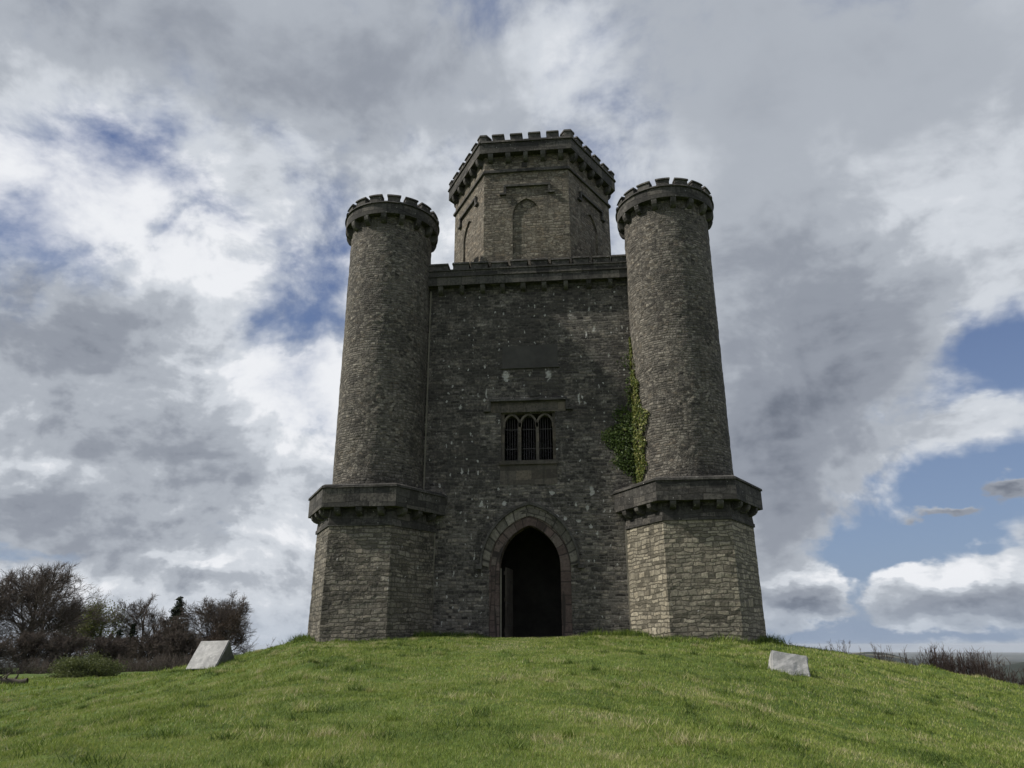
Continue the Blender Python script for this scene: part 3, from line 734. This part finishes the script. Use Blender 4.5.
GRASS = leafmat('grass_blades', [(0, (.055, .095, .018)), (.3, (.18, .25, .042)), (.62, (.29, .345, .075)), (.84, (.34, .35, .12)), (1, (.50, .45, .26))], .3, .55, patch=.95)

# ---------------------------------------------------------------- grass
def grass():
    out_v = []; out_t = []
    def patch(x, y, n_, h, wd, lean, tint):
        """blades rooted at x, y; arrays"""
        n = len(x); z = zg(x, y)
        a = rng.uniform(0, 2*np.pi, n); hh = h*rng.uniform(.55, 1.25, n)
        la = rng.uniform(0, 2*np.pi, n); ll = lean*rng.uniform(.2, 1.2, n)*hh
        wx, wy = np.cos(a)*wd*.5, np.sin(a)*wd*.5
        b0 = np.stack([x-wx, y-wy, z-.01], -1); b1 = np.stack([x+wx, y+wy, z-.01], -1)
        tp = np.stack([x+np.cos(la)*ll, y+np.sin(la)*ll, z+hh], -1)
        out_v.append(np.stack([b0, b1, tp], 1).reshape(-1, 3)); out_t.append(np.repeat(tint, 3))
    def inside(x, y):   # not under the building
        k = (y > -.02) & (np.abs(x) < 4.3)
        for cx_, cy_ in ((-6.71, -.15), (6.71, -.15)):
            dx_, dy_ = np.abs(x-cx_), np.abs(y-cy_); k |= (dy_ < 2.27) & (dx_*.866+dy_*.5 < 2.27)
        k |= (y > 0) & (y < 11.5) & (np.abs(x) < 7-(y*.55))
        k |= (np.abs(x) < .95) & (y > -.35)
        return k
    def scatter(d0, d1, a0, a1, dens, h, wd, lean, cap=None):
        area = (d1*d1-d0*d0)*.5*R(a1-a0); n = int(area*dens)
        d_ = np.sqrt(rng.uniform(d0*d0, d1*d1, n)); a_ = np.radians(rng.uniform(a0, a1, n))
        x = 2.41+d_*np.sin(a_); y = -32+d_*np.cos(a_)
        m_ = ~inside(x, y) & (zg(x, y) > -6) ; x, y = x[m_], y[m_]
        tn = np.clip(.44+.20*rng.standard_normal(len(x))-.45*tuss(x, y)+.4*fbm(x*.9, y*.9, 91, 4), 0, 1)
        tn = np.where(rng.random(len(x)) < .07, .93, tn)
        path = np.exp(-((x+.3-.10*np.abs(y+3)*.0)/1.0)**2)*sst(y, -17, -5)
        tn = np.clip(tn+.28*path, 0, 1)
        hh = h*(1+2.2*np.clip(tuss(x, y), 0, .5)+.5*fbm(x*.3, y*.3, 31, 2))*(1-.5*path)
        patch(x, y, n, hh, wd, lean, tn)
    scatter(6.5, 11, -44, 33, 3000, .036, .008, 1.1)
    scatter(11, 16, -46, 34, 1500, .040, .011, 1.1)
    scatter(16, 24, -47, 36, 620, .052, .016, .9)
    scatter(24, 34, -49, 42, 340, .060, .024, .8)
    scatter(34, 62, -50, -22, 60, .11, .04, .6)
    scatter(34, 50, 10, 44, 60, .10, .04, .6)
    # taller rough tussocks
    n = 900
    d_ = np.sqrt(rng.uniform(8**2, 34**2, n)); a_ = np.radians(rng.uniform(-45, 33, n)); X = 2.41+d_*np.sin(a_); Y = -32+d_*np.cos(a_)
    for x, y in zip(X, Y):
        if inside(np.array([x]), np.array([y]))[0] or (abs(x) < 1.5 and y > -16): continue
        k = int(rng.integers(30, 110)); r = rng.uniform(.05, .22)
        px_ = x+r*rng.standard_normal(k); py_ = y+r*.8*rng.standard_normal(k)
        patch(px_, py_, k, np.full(k, rng.uniform(.06, .14)), .013, 1.1, np.clip(rng.choice([.0, .1, .3, .9], p=[.4, .15, .15, .3])+.12*rng.standard_normal(k), 0, 1))
    o = raw_mesh('grass', np.vstack(out_v), np.arange(sum(len(v) for v in out_v)).reshape(-1, 3), GRASS, attr=np.concatenate(out_t))
    tag(o, 'short rough green pasture grass with straw tints covering the hill', 'grass', kind='stuff')
    # rank weeds along the foot of the masonry
    out_v.clear(); out_t.clear()
    pts = []
    base = [((-4.0, -.12), (-1.9, -.12)), ((1.9, -.12), (4.0, -.12))]
    for s in (-1, 1):
        hp = [(s*6.71+2.72*math.cos(R(q)), -.15+2.72*math.sin(R(q))) for q in (180, 240, 300, 360)]
        base += list(zip(hp[:-1], hp[1:]))
    base += [((9.4, -.15), (8.1, 2.2)), ((-9.4, -.15), (-8.1, 2.2))]
    for (x0, y0), (x1, y1) in base:
        L = math.hypot(x1-x0, y1-y0); k = int(L*260)
        u = rng.random(k); off = np.abs(rng.standard_normal(k))*.22+.03; nx_, ny_ = (y1-y0)/L, -(x1-x0)/L
        if ny_ > 0 : nx_, ny_ = -nx_, -ny_
        x = x0+(x1-x0)*u+nx_*off; y = y0+(y1-y0)*u+ny_*off
        hgt = .27*np.clip(.5+1.6*fbm(x*1.4, y*1.4, 44, 2), .15, 2.0)
        patch(x, y, k, hgt, .03, .8, np.clip(.12+.18*rng.standard_normal(k), 0, 1))
    for wx_, wy_, wr_, wk_, wh_ in ((9.35, -.75, .30, 260, .34), (9.0, -1.5, .35, 240, .22), (7.9, -2.65, .30, 150, .16), (6.2, -2.65, .35, 260, .20), (5.2, -2.5, .25, 160, .18), (3.7, -.35, .35, 380, .24), (4.4, -1.0, .3, 260, .26), (2.4, -.3, .25, 200, .2),
            (-9.35, -.75, .3, 260, .28), (-8.9, -1.6, .3, 200, .2), (-4.3, -.7, .35, 380, .26), (-3.1, -.3, .35, 380, .24), (-2.2, -.25, .2, 180, .2), (-5.4, -2.5, .4, 160, .14)):
        patch(wx_+wr_*rng.standard_normal(wk_), wy_-np.abs(wr_*.6*rng.standard_normal(wk_)), wk_, np.full(wk_, wh_), .03, .9, np.clip(.10+.15*rng.standard_normal(wk_), 0, 1))
    for mx_, my_ in ((-11.2, -4.5), (7.62, -9.9)):      # longer grass round the marker stones
        k = 520; a_ = rng.uniform(0, 2*np.pi, k); r_ = rng.uniform(.80, 1.0, k)*(.95 if mx_ < 0 else .62)
        patch(mx_+r_*np.cos(a_), my_+r_*.85*np.sin(a_), k, np.full(k, .13), .018, .9, np.clip(.25+.2*rng.standard_normal(k), 0, 1))
    o = raw_mesh('weeds', np.vstack(out_v), np.arange(sum(len(v) for v in out_v)).reshape(-1, 3), GRASS, attr=np.concatenate(out_t))
    tag(o, 'dark rank weeds and long grass along the foot of the tower', 'weeds', kind='stuff')
grass()

# ---------------------------------------------------------------- pale marker stones
def marker(name, label, x, y, rz, L, B, H, tilt, sink, shaded_end=False):
    bm = bmesh.new()
    P = [(-L/2, -B/2, 0), (L/2, -B/2, 0), (L/2, B/2, 0), (-L/2, B/2, 0), (-L/2, 0, H), (L/2, 0, H)]
    vs = [bm.verts.new((a, b_, c_)) for a, b_, c_ in P]
    for f in ((0, 3, 2, 1), (0, 1, 5, 4), (2, 3, 4, 5), (1, 2, 5), (3, 0, 4)): bm.faces.new([vs[i] for i in f])
    bmesh.ops.bevel(bm, geom=bm.edges[:], offset=.03, segments=2, affect='EDGES')
    bmesh.ops.subdivide_edges(bm, edges=[e for e in bm.edges if e.calc_length() > .3], cuts=6, use_grid_fill=True)
    for v_ in bm.verts:
        k = mnoise.noise(v_.co*3.1+Vector((x, y, 0)))*.022+mnoise.noise(v_.co*9)*.010
        v_.co += Vector((k, -k, k))
    me = bpy.data.meshes.new(name); bm.to_mesh(me); bm.free(); me.materials.append(M['pale_stone'])
    me.materials.append(M['shaded_stone'])
    for pl in me.polygons: pl.material_index = 1 if (pl.normal.x > .8 and shaded_end) else 0  # end turned from the sun gets its shade as colour
    o = bpy.data.objects.new(name, me); C.objects.link(o)
    o.location = (x, y, float(zg(x, y))-sink); o.rotation_euler = (tilt[0], tilt[1], rz)
    tag(o, label, 'marker stone', 'pale wedge shaped stones beside the tower'); return o
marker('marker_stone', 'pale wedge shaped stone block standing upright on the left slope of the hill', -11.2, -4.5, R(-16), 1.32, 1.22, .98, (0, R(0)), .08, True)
marker('marker_stone', 'smaller grey wedge stone leaning in the grass right of the tower', 7.62, -10.1, R(4), .98, .66, .64, (R(0), R(9)), .09)

# ---------------------------------------------------------------- trees and shrubs
BARK = leafmat('bark', [(0, (.05, .042, .034)), (.5, (.085, .072, .058)), (1, (.13, .115, .095))], 0, .9)
TWIG = leafmat('twigs', [(0, (.055, .043, .036)), (.5, (.10, .08, .067)), (1, (.16, .135, .115))], 0, .9)
TWIG_RED = leafmat('reddish_twigs', [(0, (.10, .065, .05)), (.5, (.20, .135, .11)), (1, (.30, .22, .175))], 0, .9)
YOUNG = leafmat('young_leaves', [(0, (.06, .08, .02)), (.5, (.12, .14, .035)), (1, (.20, .21, .06))], .35, .6)
NEEDLE = leafmat('needles', [(0, (.012, .020, .012)), (.6, (.024, .036, .018)), (1, (.045, .055, .028))], .1, .7)
RUSSET = leafmat('withered_leaves', [(0, (.035, .025, .018)), (.6, (.065, .045, .030)), (1, (.10, .07, .045))], .2, .8)
IVY = leafmat('ivy_leaves', [(0, (.03, .05, .014)), (.45, (.085, .125, .03)), (.75, (.15, .17, .04)), (1, (.28, .27, .09))], .25, .5)
GORSE = leafmat('shrub_leaves', [(0, (.05, .065, .025)), (.5, (.11, .13, .045)), (1, (.16, .18, .06))], .3, .6)

def place(u, d, v=660):
    x = (u-512)/743.65; y = (384-v)/743.65
    q = F+R2*x+U2*y; h = math.hypot(q.x, q.y)
    X, Y = CAM.x+q.x/h*d, CAM.y+q.y/h*d
    return X, Y, CAM.z+q.z/h*d
def height_to(u, d, v):
    X, Y, Z = place(u, d, v); return X, Y, Z-float(zg(X, Y))

class Br:
    """collects polylines of equal length and turns them into tapered tubes"""
    def __init__(s): s.g = {}
    def add(s, pts, r0, r1, sides, tint=.5): s.g.setdefault((len(pts), sides), []).append((pts, r0, r1, tint))
    def mesh(s, name, mat, parent):
        V = []; Fc = []; Tn = []; off = 0
        for (n, sd_), L in s.g.items():
            P = np.array([l[0] for l in L]); r0 = np.array([l[1] for l in L]); r1 = np.array([l[2] for l in L])
            D = P[:, -1]-P[:, 0]; D /= np.linalg.norm(D, axis=1, keepdims=True)+1e-9
            ref = np.where(np.abs(D[:, 2:3]) < .9, [[0, 0, 1.0]], [[1.0, 0, 0]])
            e1 = np.cross(D, ref); e1 /= np.linalg.norm(e1, axis=1, keepdims=True); e2 = np.cross(D, e1)
            rr = r0[:, None]+(r1-r0)[:, None]*np.linspace(0, 1, n)[None, :]
            a = np.arange(sd_)*2*np.pi/sd_
            ring = P[:, :, None, :]+rr[:, :, None, None]*(np.cos(a)[None, None, :, None]*e1[:, None, None, :]+np.sin(a)[None, None, :, None]*e2[:, None, None, :])
            V.append(ring.reshape(-1, 3)); Tn.append(np.repeat([l[3] for l in L], n*sd_))
            b = off+np.arange(len(L))[:, None, None]*n*sd_+np.arange(n-1)[None, :, None]*sd_; k = np.arange(sd_)[None, None, :]; k2 = (k+1) % sd_
            Fc.append(np.stack([b+k, b+k2, b+sd_+k2, b+sd_+k], -1).reshape(-1, 4)); off += len(L)*n*sd_
        return raw_mesh(name, np.vstack(V), np.vstack(Fc), mat, parent, np.concatenate(Tn), smooth=True)

def unit(v): return v/(np.linalg.norm(v)+1e-9)
def grow(rg, p, d, L, r, env, lev, spec, tr, cr, tips):
    """recursive bare branch; spec[lev] = (points, children, child length factor, spread, first fraction, wiggle, up pull)"""
    n, kids, lf, spread, first, wig, up = spec[lev]
    pts = [p]; q = p; dd = d
    for i in range(n-1):
        dd = unit(dd+wig*rg.standard_normal(3)+np.array([0, 0, up]))
        q = q+dd*L/(n-1); pts.append(q)
    r1 = max(.007, r*(.45 if lev < 2 else .35))
    (tr if lev < 2 else cr).add(pts, r, r1, 7 if lev == 0 else (5 if lev == 1 else 3), float(rg.uniform(.2, .8)))
    if lev+1 >= len(spec): tips.append(q); return
    for c in range(kids):
        f = first+(1-first)*(c+rg.uniform(.1, .9))/kids
        k = min(n-2, int(f*(n-1))); w = f*(n-1)-k; s = pts[k]*(1-w)+pts[k+1]*w
        ax = unit(pts[k+1]-pts[k]); ph = rg.uniform(0, 2*np.pi)
        e1 = unit(np.cross(ax, [.3, .2, 1.0])); e2 = np.cross(ax, e1); sp = spread*rg.uniform(.6, 1.3)
        cd = unit(ax*math.cos(sp)+(e1*math.cos(ph)+e2*math.sin(ph))*math.sin(sp))
        CL = L*lf*rg.uniform(.6, 1.2)*(1.15-.5*f)
        # stay inside the crown envelope
        c0, er = env; a = (s-c0)/er; b_ = cd/er
        A_, B_, C_ = b_@b_, 2*a@b_, a@a-1
        disc = B_*B_-4*A_*C_
        if disc > 0:
            tmax = (-B_+math.sqrt(disc))/(2*A_)
            if tmax < .12*CL: tmax = .12*CL
            CL = min(CL, tmax*rg.uniform(.85, 1.1))
        else: CL *= .25
        CL = max(CL, env[1][2]*(.5, .22, .16, .12)[min(lev, 3)]*rg.uniform(.6, 1.1))
        grow(rg, s, cd, CL, max((.06, .03, .017, .011)[min(lev, 3)], r*(1-.6*f)*(.55 if lev else .5)), env, lev+1, spec, tr, cr, tips)

def bare_tree(name, label, cat, group, u, d, vtop, hw, seed, kids=(9, 8, 7, 6), twig=TWIG, leaves=None, low=.12, trunk_r=None, up=.08):
    rg = np.random.default_rng(seed)
    X, Y, H = height_to(u, d, vtop); Wd = hw*d/743.65*1.02
    root = tag(empty(name, (X, Y, float(zg(X, Y))-.1)), label, cat, group)
    env = (np.array([0, 0, H*.5]), np.array([Wd*1.08, Wd*1.08, H*.47]))
    tr, cr, tips = Br(), Br(), []
    r = trunk_r or H*.022
    spec = [(8, kids[0], 1.12, 1.05, low, .07, .05), (6, kids[1], .60, .75, .12, .14, up), (5, kids[2], .55, .7, .1, .18, up), (4, kids[3], .55, .6, .1, .2, up*.6), (3, 0, 0, 0, 0, .15, 0)]
    grow(rg, np.zeros(3), np.array([0, 0, 1.0]), H*.72, r, env, 0, spec, tr, cr, tips)
    tr.mesh('trunk', BARK, root); cw = cr.mesh('crown', twig, root)
    if leaves:
        mat, nper, size, sx = leaves; T_ = np.array(tips)
        T_ = T_[T_[:, 2] > H*.25]
        P = np.repeat(T_, nper, 0)+rg.standard_normal((len(T_)*nper, 3))*size*sx
        leaf_cloud('leaves', P, size, mat, root, rg)
    return root

def leaf_cloud(name, P, size, mat, parent, rg, nrm=None, tint=None, droop=0):
    n = len(P); a = rg.standard_normal((n, 3)) if nrm is None else nrm+.55*rg.standard_normal((n, 3))
    a /= np.linalg.norm(a, axis=1, keepdims=True)
    b = np.cross(a, rg.standard_normal((n, 3))); b /= np.linalg.norm(b, axis=1, keepdims=True)+1e-9; c = np.cross(a, b)
    s = (size*rg.uniform(.6, 1.3, n))[:, None]
    V = np.stack([P-b*s*.5, P+c*s*.32, P+b*s*.5, P-c*s*.32], 1).reshape(-1, 3)
    t_ = np.clip(.5+.25*rg.standard_normal(n), 0, 1) if tint is None else tint
    return raw_mesh(name, V, np.arange(4*n).reshape(-1, 4), mat, parent, np.repeat(t_, 4))

G1 = 'trees at the left edge of the field'
bare_tree('beech_tree', 'largest bare tree with wide rounded crown at the far left', 'tree', G1, 42, 88, 569, 70, 1, (27, 12, 8, 5))
bare_tree('beech_tree', 'bare brown tree cut off by the left edge of the picture', 'tree', G1, -26, 84, 590, 46, 2, (24, 11, 8, 5))
bare_tree('beech_tree', 'bare dark tree just right of the largest tree', 'tree', G1, 80, 106, 603, 32, 3, (22, 11, 8, 5))
bare_tree('spring_tree', 'tree with fresh yellow green leaves between bare trees', 'tree', G1, 109, 97, 597, 15, 4, (9, 7, 5, 3), leaves=(YOUNG, 8, .17, 2.4))
bare_tree('ash_tree', 'thin feathery bare tree left of the dark conifer', 'tree', G1, 149, 96, 601, 27, 5, (12, 9, 8, 6), up=.16)
bare_tree('thorn_tree', 'low dense bare tree in front of the dark conifer', 'tree', G1, 163, 88, 617, 27, 6, (13, 9, 8, 6))
bare_tree('oak_tree', 'round bare tree standing behind the left pale stone', 'tree', G1, 222, 86, 598, 38, 7, (24, 11, 8, 5))
bare_tree('beech_bush', 'russet bush with withered leaves under the round bare tree', 'bush', None, 234, 81, 617, 14, 8, (14, 8, 6, 5), leaves=(RUSSET, 3, .10, 2.5), low=.05)
G2 = 'brown undergrowth below the left trees'
for k, (u, d, v, hw, lb) in enumerate([(-12, 76, 640, 32, 'brown thicket at the left picture edge below the bare trees'), (28, 79, 632, 34, 'brown thicket below the trunk of the largest bare tree'),
        (70, 80, 634, 32, 'brown thicket behind the green shrub'), (112, 82, 636, 30, 'brown thicket right of the green shrub'), (150, 80, 634, 28, 'brown thicket left of the conifer trunk'),
        (184, 78, 632, 25, 'brown thicket just left of the left pale stone'), (212, 84, 634, 22, 'brown thicket behind the left pale stone')]):
    bare_tree('thicket', lb, 'thicket', G2, u, d, v, hw, 20+k, (22, 10, 7, 6), low=.0, trunk_r=.06)

def conifer(label, u, d, vtop, hw, seed, full=1.0, group=None):
    rg = np.random.default_rng(seed); X, Y, H = height_to(u, d, vtop); Wd = hw*d/743.65
    root = tag(empty('conifer', (X, Y, float(zg(X, Y))-.1)), label, 'conifer', group)
    tr = Br(); tr.add([np.array([0, 0, H*k/7.0])+np.array([.02*H*math.sin(k*1.3)*.3, 0, 0]) for k in range(8)], H*.018, .03, 6)
    P = []; n = int(26*full+H*3)
    for k in range(n):
        f = (k+rg.uniform(0, 1))/n; z = H*(.10+.88*f); env_ = (1-f)**.8*(.7+.55*rg.random())+(.13 if f > .95 else 0)
        L = Wd*max(.05, env_); nb = int(rg.integers(3, 6))
        for j in range(nb):
            a = rg.uniform(0, 2*np.pi); L2 = L*rg.uniform(.55, 1.15); dr = rg.uniform(.05, .30)
            pts = [np.array([math.cos(a)*L2*s, math.sin(a)*L2*s, z+L2*(.12*s-dr*s*s)]) for s in (0, .33, .66, 1)]
            tr.add(pts, .035, .01, 3)
            m = int(46*L2/Wd*full)+8; s = rg.uniform(.15, 1.0, m)
            q = np.stack([np.cos(a)*L2*s, np.sin(a)*L2*s, z+L2*(.12*s-dr*s*s)], -1)
            P.append(q+rg.standard_normal((m, 3))*np.array([.16, .16, .09])*(.35+.5*L2))
    tr.mesh('trunk', BARK, root); leaf_cloud('crown', np.vstack(P), .22, NEEDLE, root, rg); return root
conifer('tall dark conifer with a ragged tip between bare trees', 181, 98, 595, 21, 31, 1.5)
conifer('small pointed evergreen right of the fresh green tree', 120, 92, 628, 9, 32, .8)
conifer('small evergreen left of the feathery bare tree', 134, 94, 622, 9, 33, .8)

def leafy_shrub(name, label, u, d, vtop, hw, seed, mat):
    rg = np.random.default_rng(seed); X, Y, H = height_to(u, d, vtop); Wd = hw*d/743.65
    root = tag(empty(name, (X, Y, float(zg(X, Y))-.05)), label, 'shrub')
    n = 20000; k = 90; cen = rg.standard_normal((k, 3)); cen /= np.linalg.norm(cen, axis=1, keepdims=True); cen[:, 2] = np.abs(cen[:, 2])
    cen *= rg.uniform(.45, .88, (k, 1)); i = rg.integers(0, k, n)
    P = (cen[i]+rg.standard_normal((n, 3))*.10)*np.array([Wd, Wd, H]); P[:, 2] = np.abs(P[:, 2])
    leaf_cloud('foliage', P, .10, mat, root, rg)
    b = Br()
    for c in cen: b.add([np.array([0, 0, 0]), c*np.array([Wd, Wd, H])*.5+np.array([0, 0, .1]), c*np.array([Wd, Wd, H])], .03, .008, 3)
    b.mesh('stem', BARK, root); return root
leafy_shrub('green_shrub', 'low rounded green shrub in front of the bare trees', 90, 60, 652, 31, 41, GORSE)

# saplings and scrub just over the brow
G3 = 'thin bare saplings over the brow of the hill'
def scrub(name, label, group, u, d, vtop, hw, seed, stems, mat, wild=.12):
    rg = np.random.default_rng(seed); X, Y, H = height_to(u, d, vtop); Wd = max(.15, hw*d/743.65)
    root = tag(empty(name, (X, Y, float(zg(X, Y))-.1)), label, 'sapling' if name == 'sapling' else 'bush', group)
    b = Br()
    for k in range(stems):
        a = rg.uniform(0, 2*np.pi); q = rg.uniform(0, 1)**.6; x0 = np.array([math.cos(a), math.sin(a)*.6, 0])*Wd*q*.75
        Hk = H*rg.uniform(.45, 1.06); pts = [x0]; dd = unit(np.array([x0[0]*.10/Wd+wild*rg.standard_normal(), wild*rg.standard_normal(), 1.0]))
        for i in range(5): dd = unit(dd+wild*.5*rg.standard_normal(3)+[0, 0, .05]); pts.append(pts[-1]+dd*Hk/5)
        b.add(pts, .016+.003*Hk, .006, 3, float(rg.uniform(.3, 1)))
        for j in range(int(5+2.2*Hk)):
            f = rg.uniform(.25, .97)*5; i = int(f); s = pts[i]+(pts[min(5, i+1)]-pts[i])*(f-i)
            c = unit(np.array([rg.standard_normal()*.6, rg.standard_normal()*.6, 1.0])); L = Hk*rg.uniform(.08, .24)
            b.add([s, s+c*L*.5, s+unit(c+.2*rg.standard_normal(3))*L], .010, .005, 3, float(rg.uniform(.2, 1)))
    b.mesh('twigs', mat, root); return root
G5 = 'bramble tangles at the foot of the left trees'
BR = ['first bramble tangle from the left picture edge', 'second bramble tangle from the left picture edge', 'third bramble tangle from the left, below the largest trunk', 'bramble tangle behind the left half of the green shrub', 'bramble tangle behind the right half of the green shrub',
      'bramble tangle just right of the green shrub', 'bramble tangle midway between green shrub and left pale stone', 'bramble tangle below the dark conifer', 'bramble tangle just left of the left pale stone', 'bramble tangle hidden mostly behind the left pale stone']
for k, (u, v) in enumerate([(-14, 657), (10, 659), (38, 655), (66, 657), (98, 656), (124, 653), (146, 656), (168, 651), (192, 650), (214, 648)]):
    scrub('bramble', BR[k], G5, u, 75, v, 19, 120+k, 150, TWIG, .40)
for k, (u, d, v, hw, n) in enumerate([(256, 46, 645, 4, 4), (270, 45, 637, 7, 7), (284, 44, 640, 5, 5), (297, 42, 630, 3, 3), (302, 43, 628, 2, 2)]):
    scrub('sapling', ['short bare sapling nearest the left pale stone', 'bushiest bare sapling on the skyline left of the tower', 'small bare sapling on the skyline between a bushier one and the tall thin pair', 'tall thin bare sapling close to the left bastion', 'tall thin bare sapling touching the left bastion edge'][k], G3, u, d, v, hw, 50+k, n, TWIG)
for k, (u, d, v, hw, n) in enumerate([(786, 44, 639, 4, 5), (800, 43, 640, 4, 4), (826, 44, 638, 8, 15), (840, 46, 639, 8, 15), (858, 45, 643, 8, 11), (876, 46, 638, 7, 14), (888, 46, 643, 6, 9), (904, 47, 644, 5, 7), (915, 47, 649, 6, 12)]):
    scrub('sapling', ['thin sapling on the skyline first right of the tower', 'thin sapling on the skyline second right of the tower', 'pale spindly sapling clump third right of the tower', 'pale spindly sapling clump fourth right of the tower', 'short sapling clump fifth right of the tower',
          'taller sapling clump sixth right of the tower', 'short sapling seventh right of the tower', 'single thin sapling left of the reddish scrub', 'low sapling touching the reddish scrub'][k], G3, u, d, v, hw, 60+k, n, TWIG_RED)
G4 = 'reddish bare scrub below the right brow'
for k, (u, d, v, hw, n) in enumerate([(930, 44, 645, 8, 60), (941, 45, 648, 9, 70), (953, 44, 649, 9, 70), (966, 45, 650, 9, 70), (978, 44, 648, 9, 60), (992, 46, 658, 8, 44), (1010, 47, 669, 10, 55), (1026, 47, 667, 10, 55)]):
    scrub('scrub_bush', ['reddish scrub bush at the left end of the clump on the right skyline', 'reddish scrub bush second from the left end of its clump', 'reddish scrub bush in the middle left of the clump', 'reddish scrub bush in the middle right of the clump',
          'reddish scrub bush at the tall right end of the clump', 'lower scrub bush right of the tall clump', 'low brown bush near the right picture edge', 'low brown bush cut by the right picture edge'][k], G4, u, d, v, hw, 80+k, n, TWIG_RED)

# fallen logs at the far left
def log(label, u, d, L, r, rz, seed):
    rg = np.random.default_rng(seed); X, Y, _ = place(u, d)
    b = Br(); pts = [np.array([L*(k/6-.5), .06*math.sin(k*1.7+seed), r*.7+.05*math.sin(k*2.3)]) for k in range(7)]
    b.add(pts, r, r*.75, 9, .35)
    for j in range(4): p = pts[1+j]; b.add([p, p+np.array([.1, rg.uniform(-.3, .3), .25]), p+np.array([.22, rg.uniform(-.5, .5), .42])], r*.35, .02, 5, .5)
    o = b.mesh('fallen_log', BARK, None); o.location = (X, Y, float(zg(X, Y))); o.rotation_euler = (0, 0, rz)
    tag(o, label, 'log', 'fallen logs at the left edge')
log('dark fallen log lying lowest in the grass at the left edge', 9, 46, 2.0, .20, R(20), 1)
log('fallen branch lying just behind the dark log', 5, 48, 1.6, .15, R(-35), 2)

# ---------------------------------------------------------------- ivy in the corner of wall and right turret
def ivy():
    rg = np.random.default_rng(5)
    root = tag(empty('ivy', (4.7, -.2, 6.1)), 'green ivy climbing the corner between front wall and right turret', 'ivy')
    o_ = np.array([4.7, -.2, 6.1])
    Zs = np.array([6.05, 6.5, 7.0, 7.5, 8.0, 8.6, 9.2, 10.1, 11.0, 12.7]); Xl = np.array([4.66, 4.45, 4.10, 3.72, 3.55, 3.30, 3.95, 4.27, 4.45, 4.70])
    P = []; N = []; T_ = []
    z = rg.uniform(6.1, 12.7, 9000); xl = np.interp(z, Zs, Xl)+.12*rg.standard_normal(len(z))+.16*np.sin(z*5.1); x = rg.uniform(3.2, 4.85, len(z))
    gap = fbm(x*2.6, z*2.6, 71, 3)
    k = (x > xl) & (gap > -.22-.3*(z < 9.3)) & ((z < 9.6) | (rg.random(len(z)) < .45)); x, z = x[k], z[k]
    dep = np.clip((x-np.interp(z, Zs, Xl))*.35, 0, .42)*(z < 9.4)
    P.append(np.stack([x, -.04-rg.random(len(x))*(.05+dep), z], -1)); N.append(np.tile([0, -1.0, .25], (len(x), 1))); T_.append(np.clip(.30+.16*rg.standard_normal(len(x)), 0, 1))  # wall leaves tinted darker, their shade painted into the tint
    z = rg.uniform(6.1, 13.0, 6200); am = np.interp(z, [6.1, 6.8, 8.0, 9.0, 9.8, 10.6, 11.6, 13.0], [.22, .50, .62, .60, .46, .36, .24, .08])
    am = am*(1+.35*fbm(z*1.9, z*0, 33, 3))
    th = math.pi+.02+rg.random(len(z))**1.2*am; gap = fbm(th*6, z*2.2, 77, 3); k = (gap > -.15-.25*(z < 9.5)) & (rg.random(len(z)) < np.interp(z, [6.1, 10, 13], [1, .8, .5])); th, z = th[k], z[k]
    rr = 1.98+rg.random(len(z))*np.interp(z, [6.1, 8, 9.5, 13], [.08, .20, .12, .07])
    P.append(np.stack([6.709+rr*np.cos(th), -.15+rr*np.sin(th), z], -1)); N.append(np.stack([np.cos(th), np.sin(th), .25+0*th], -1)); T_.append(np.clip(.68+.22*rg.standard_normal(len(z)), 0, 1))  # turret leaves tinted paler, sunlight painted into the tint
    leaf_cloud('foliage', np.vstack(P)-o_, .11, IVY, root, rg, nrm=np.vstack(N), tint=np.concatenate(T_))
    b = Br()
    for k in range(26):
        zt = rg.uniform(7.5, 12.6); x0 = 4.62+.15*rg.random(); xe = np.interp(zt, Zs, Xl)+.15
        b.add([np.array([x0+(xe-x0)*f**1.5, -.03, 6.0+(zt-6.0)*f])-o_ for f in (0, .25, .5, .75, 1)], .022, .008, 4, .6)
    for k in range(16):
        zt = rg.uniform(7.2, 12.8); t0 = math.pi+.05+.2*rg.random(); te = t0+rg.uniform(-.05, .5)*(zt < 10)
        b.add([np.array([6.709+2.0*math.cos(t0+(te-t0)*f), -.15+2.0*math.sin(t0+(te-t0)*f), 6.0+(zt-6.0)*f])-o_ for f in (0, .25, .5, .75, 1)], .02, .008, 4, .9)
    b.mesh('stem', BARK, root)
ivy()

# ---------------------------------------------------------------- air
hz = bpy.data.materials.new('haze_air'); hz.use_nodes = True; hz.node_tree.nodes.clear(); t = NT(hz.node_tree)
o_ = t.new('ShaderNodeOutputMaterial'); pv = t.new('ShaderNodeVolumePrincipled'); pv.inputs['Density'].default_value = 2.2e-5; pv.inputs['Color'].default_value = (.82, .88, .96, 1)
t.l.new(pv.outputs[0], o_.inputs['Volume'])
zmin = min(v.co.z for v in ground.data.vertices)-1.0
mb = MB(); a = 61500.0
mb.hull([(-a, -a, zmin), (a, -a, zmin), (a, a, zmin), (-a, a, zmin)], [(-a, -a, 26.5), (a, -a, 26.5), (a, a, 26.5), (-a, a, 26.5)])
tag(mb.build('haze', hz), kind='stuff')
cam_d.clip_end = 150000
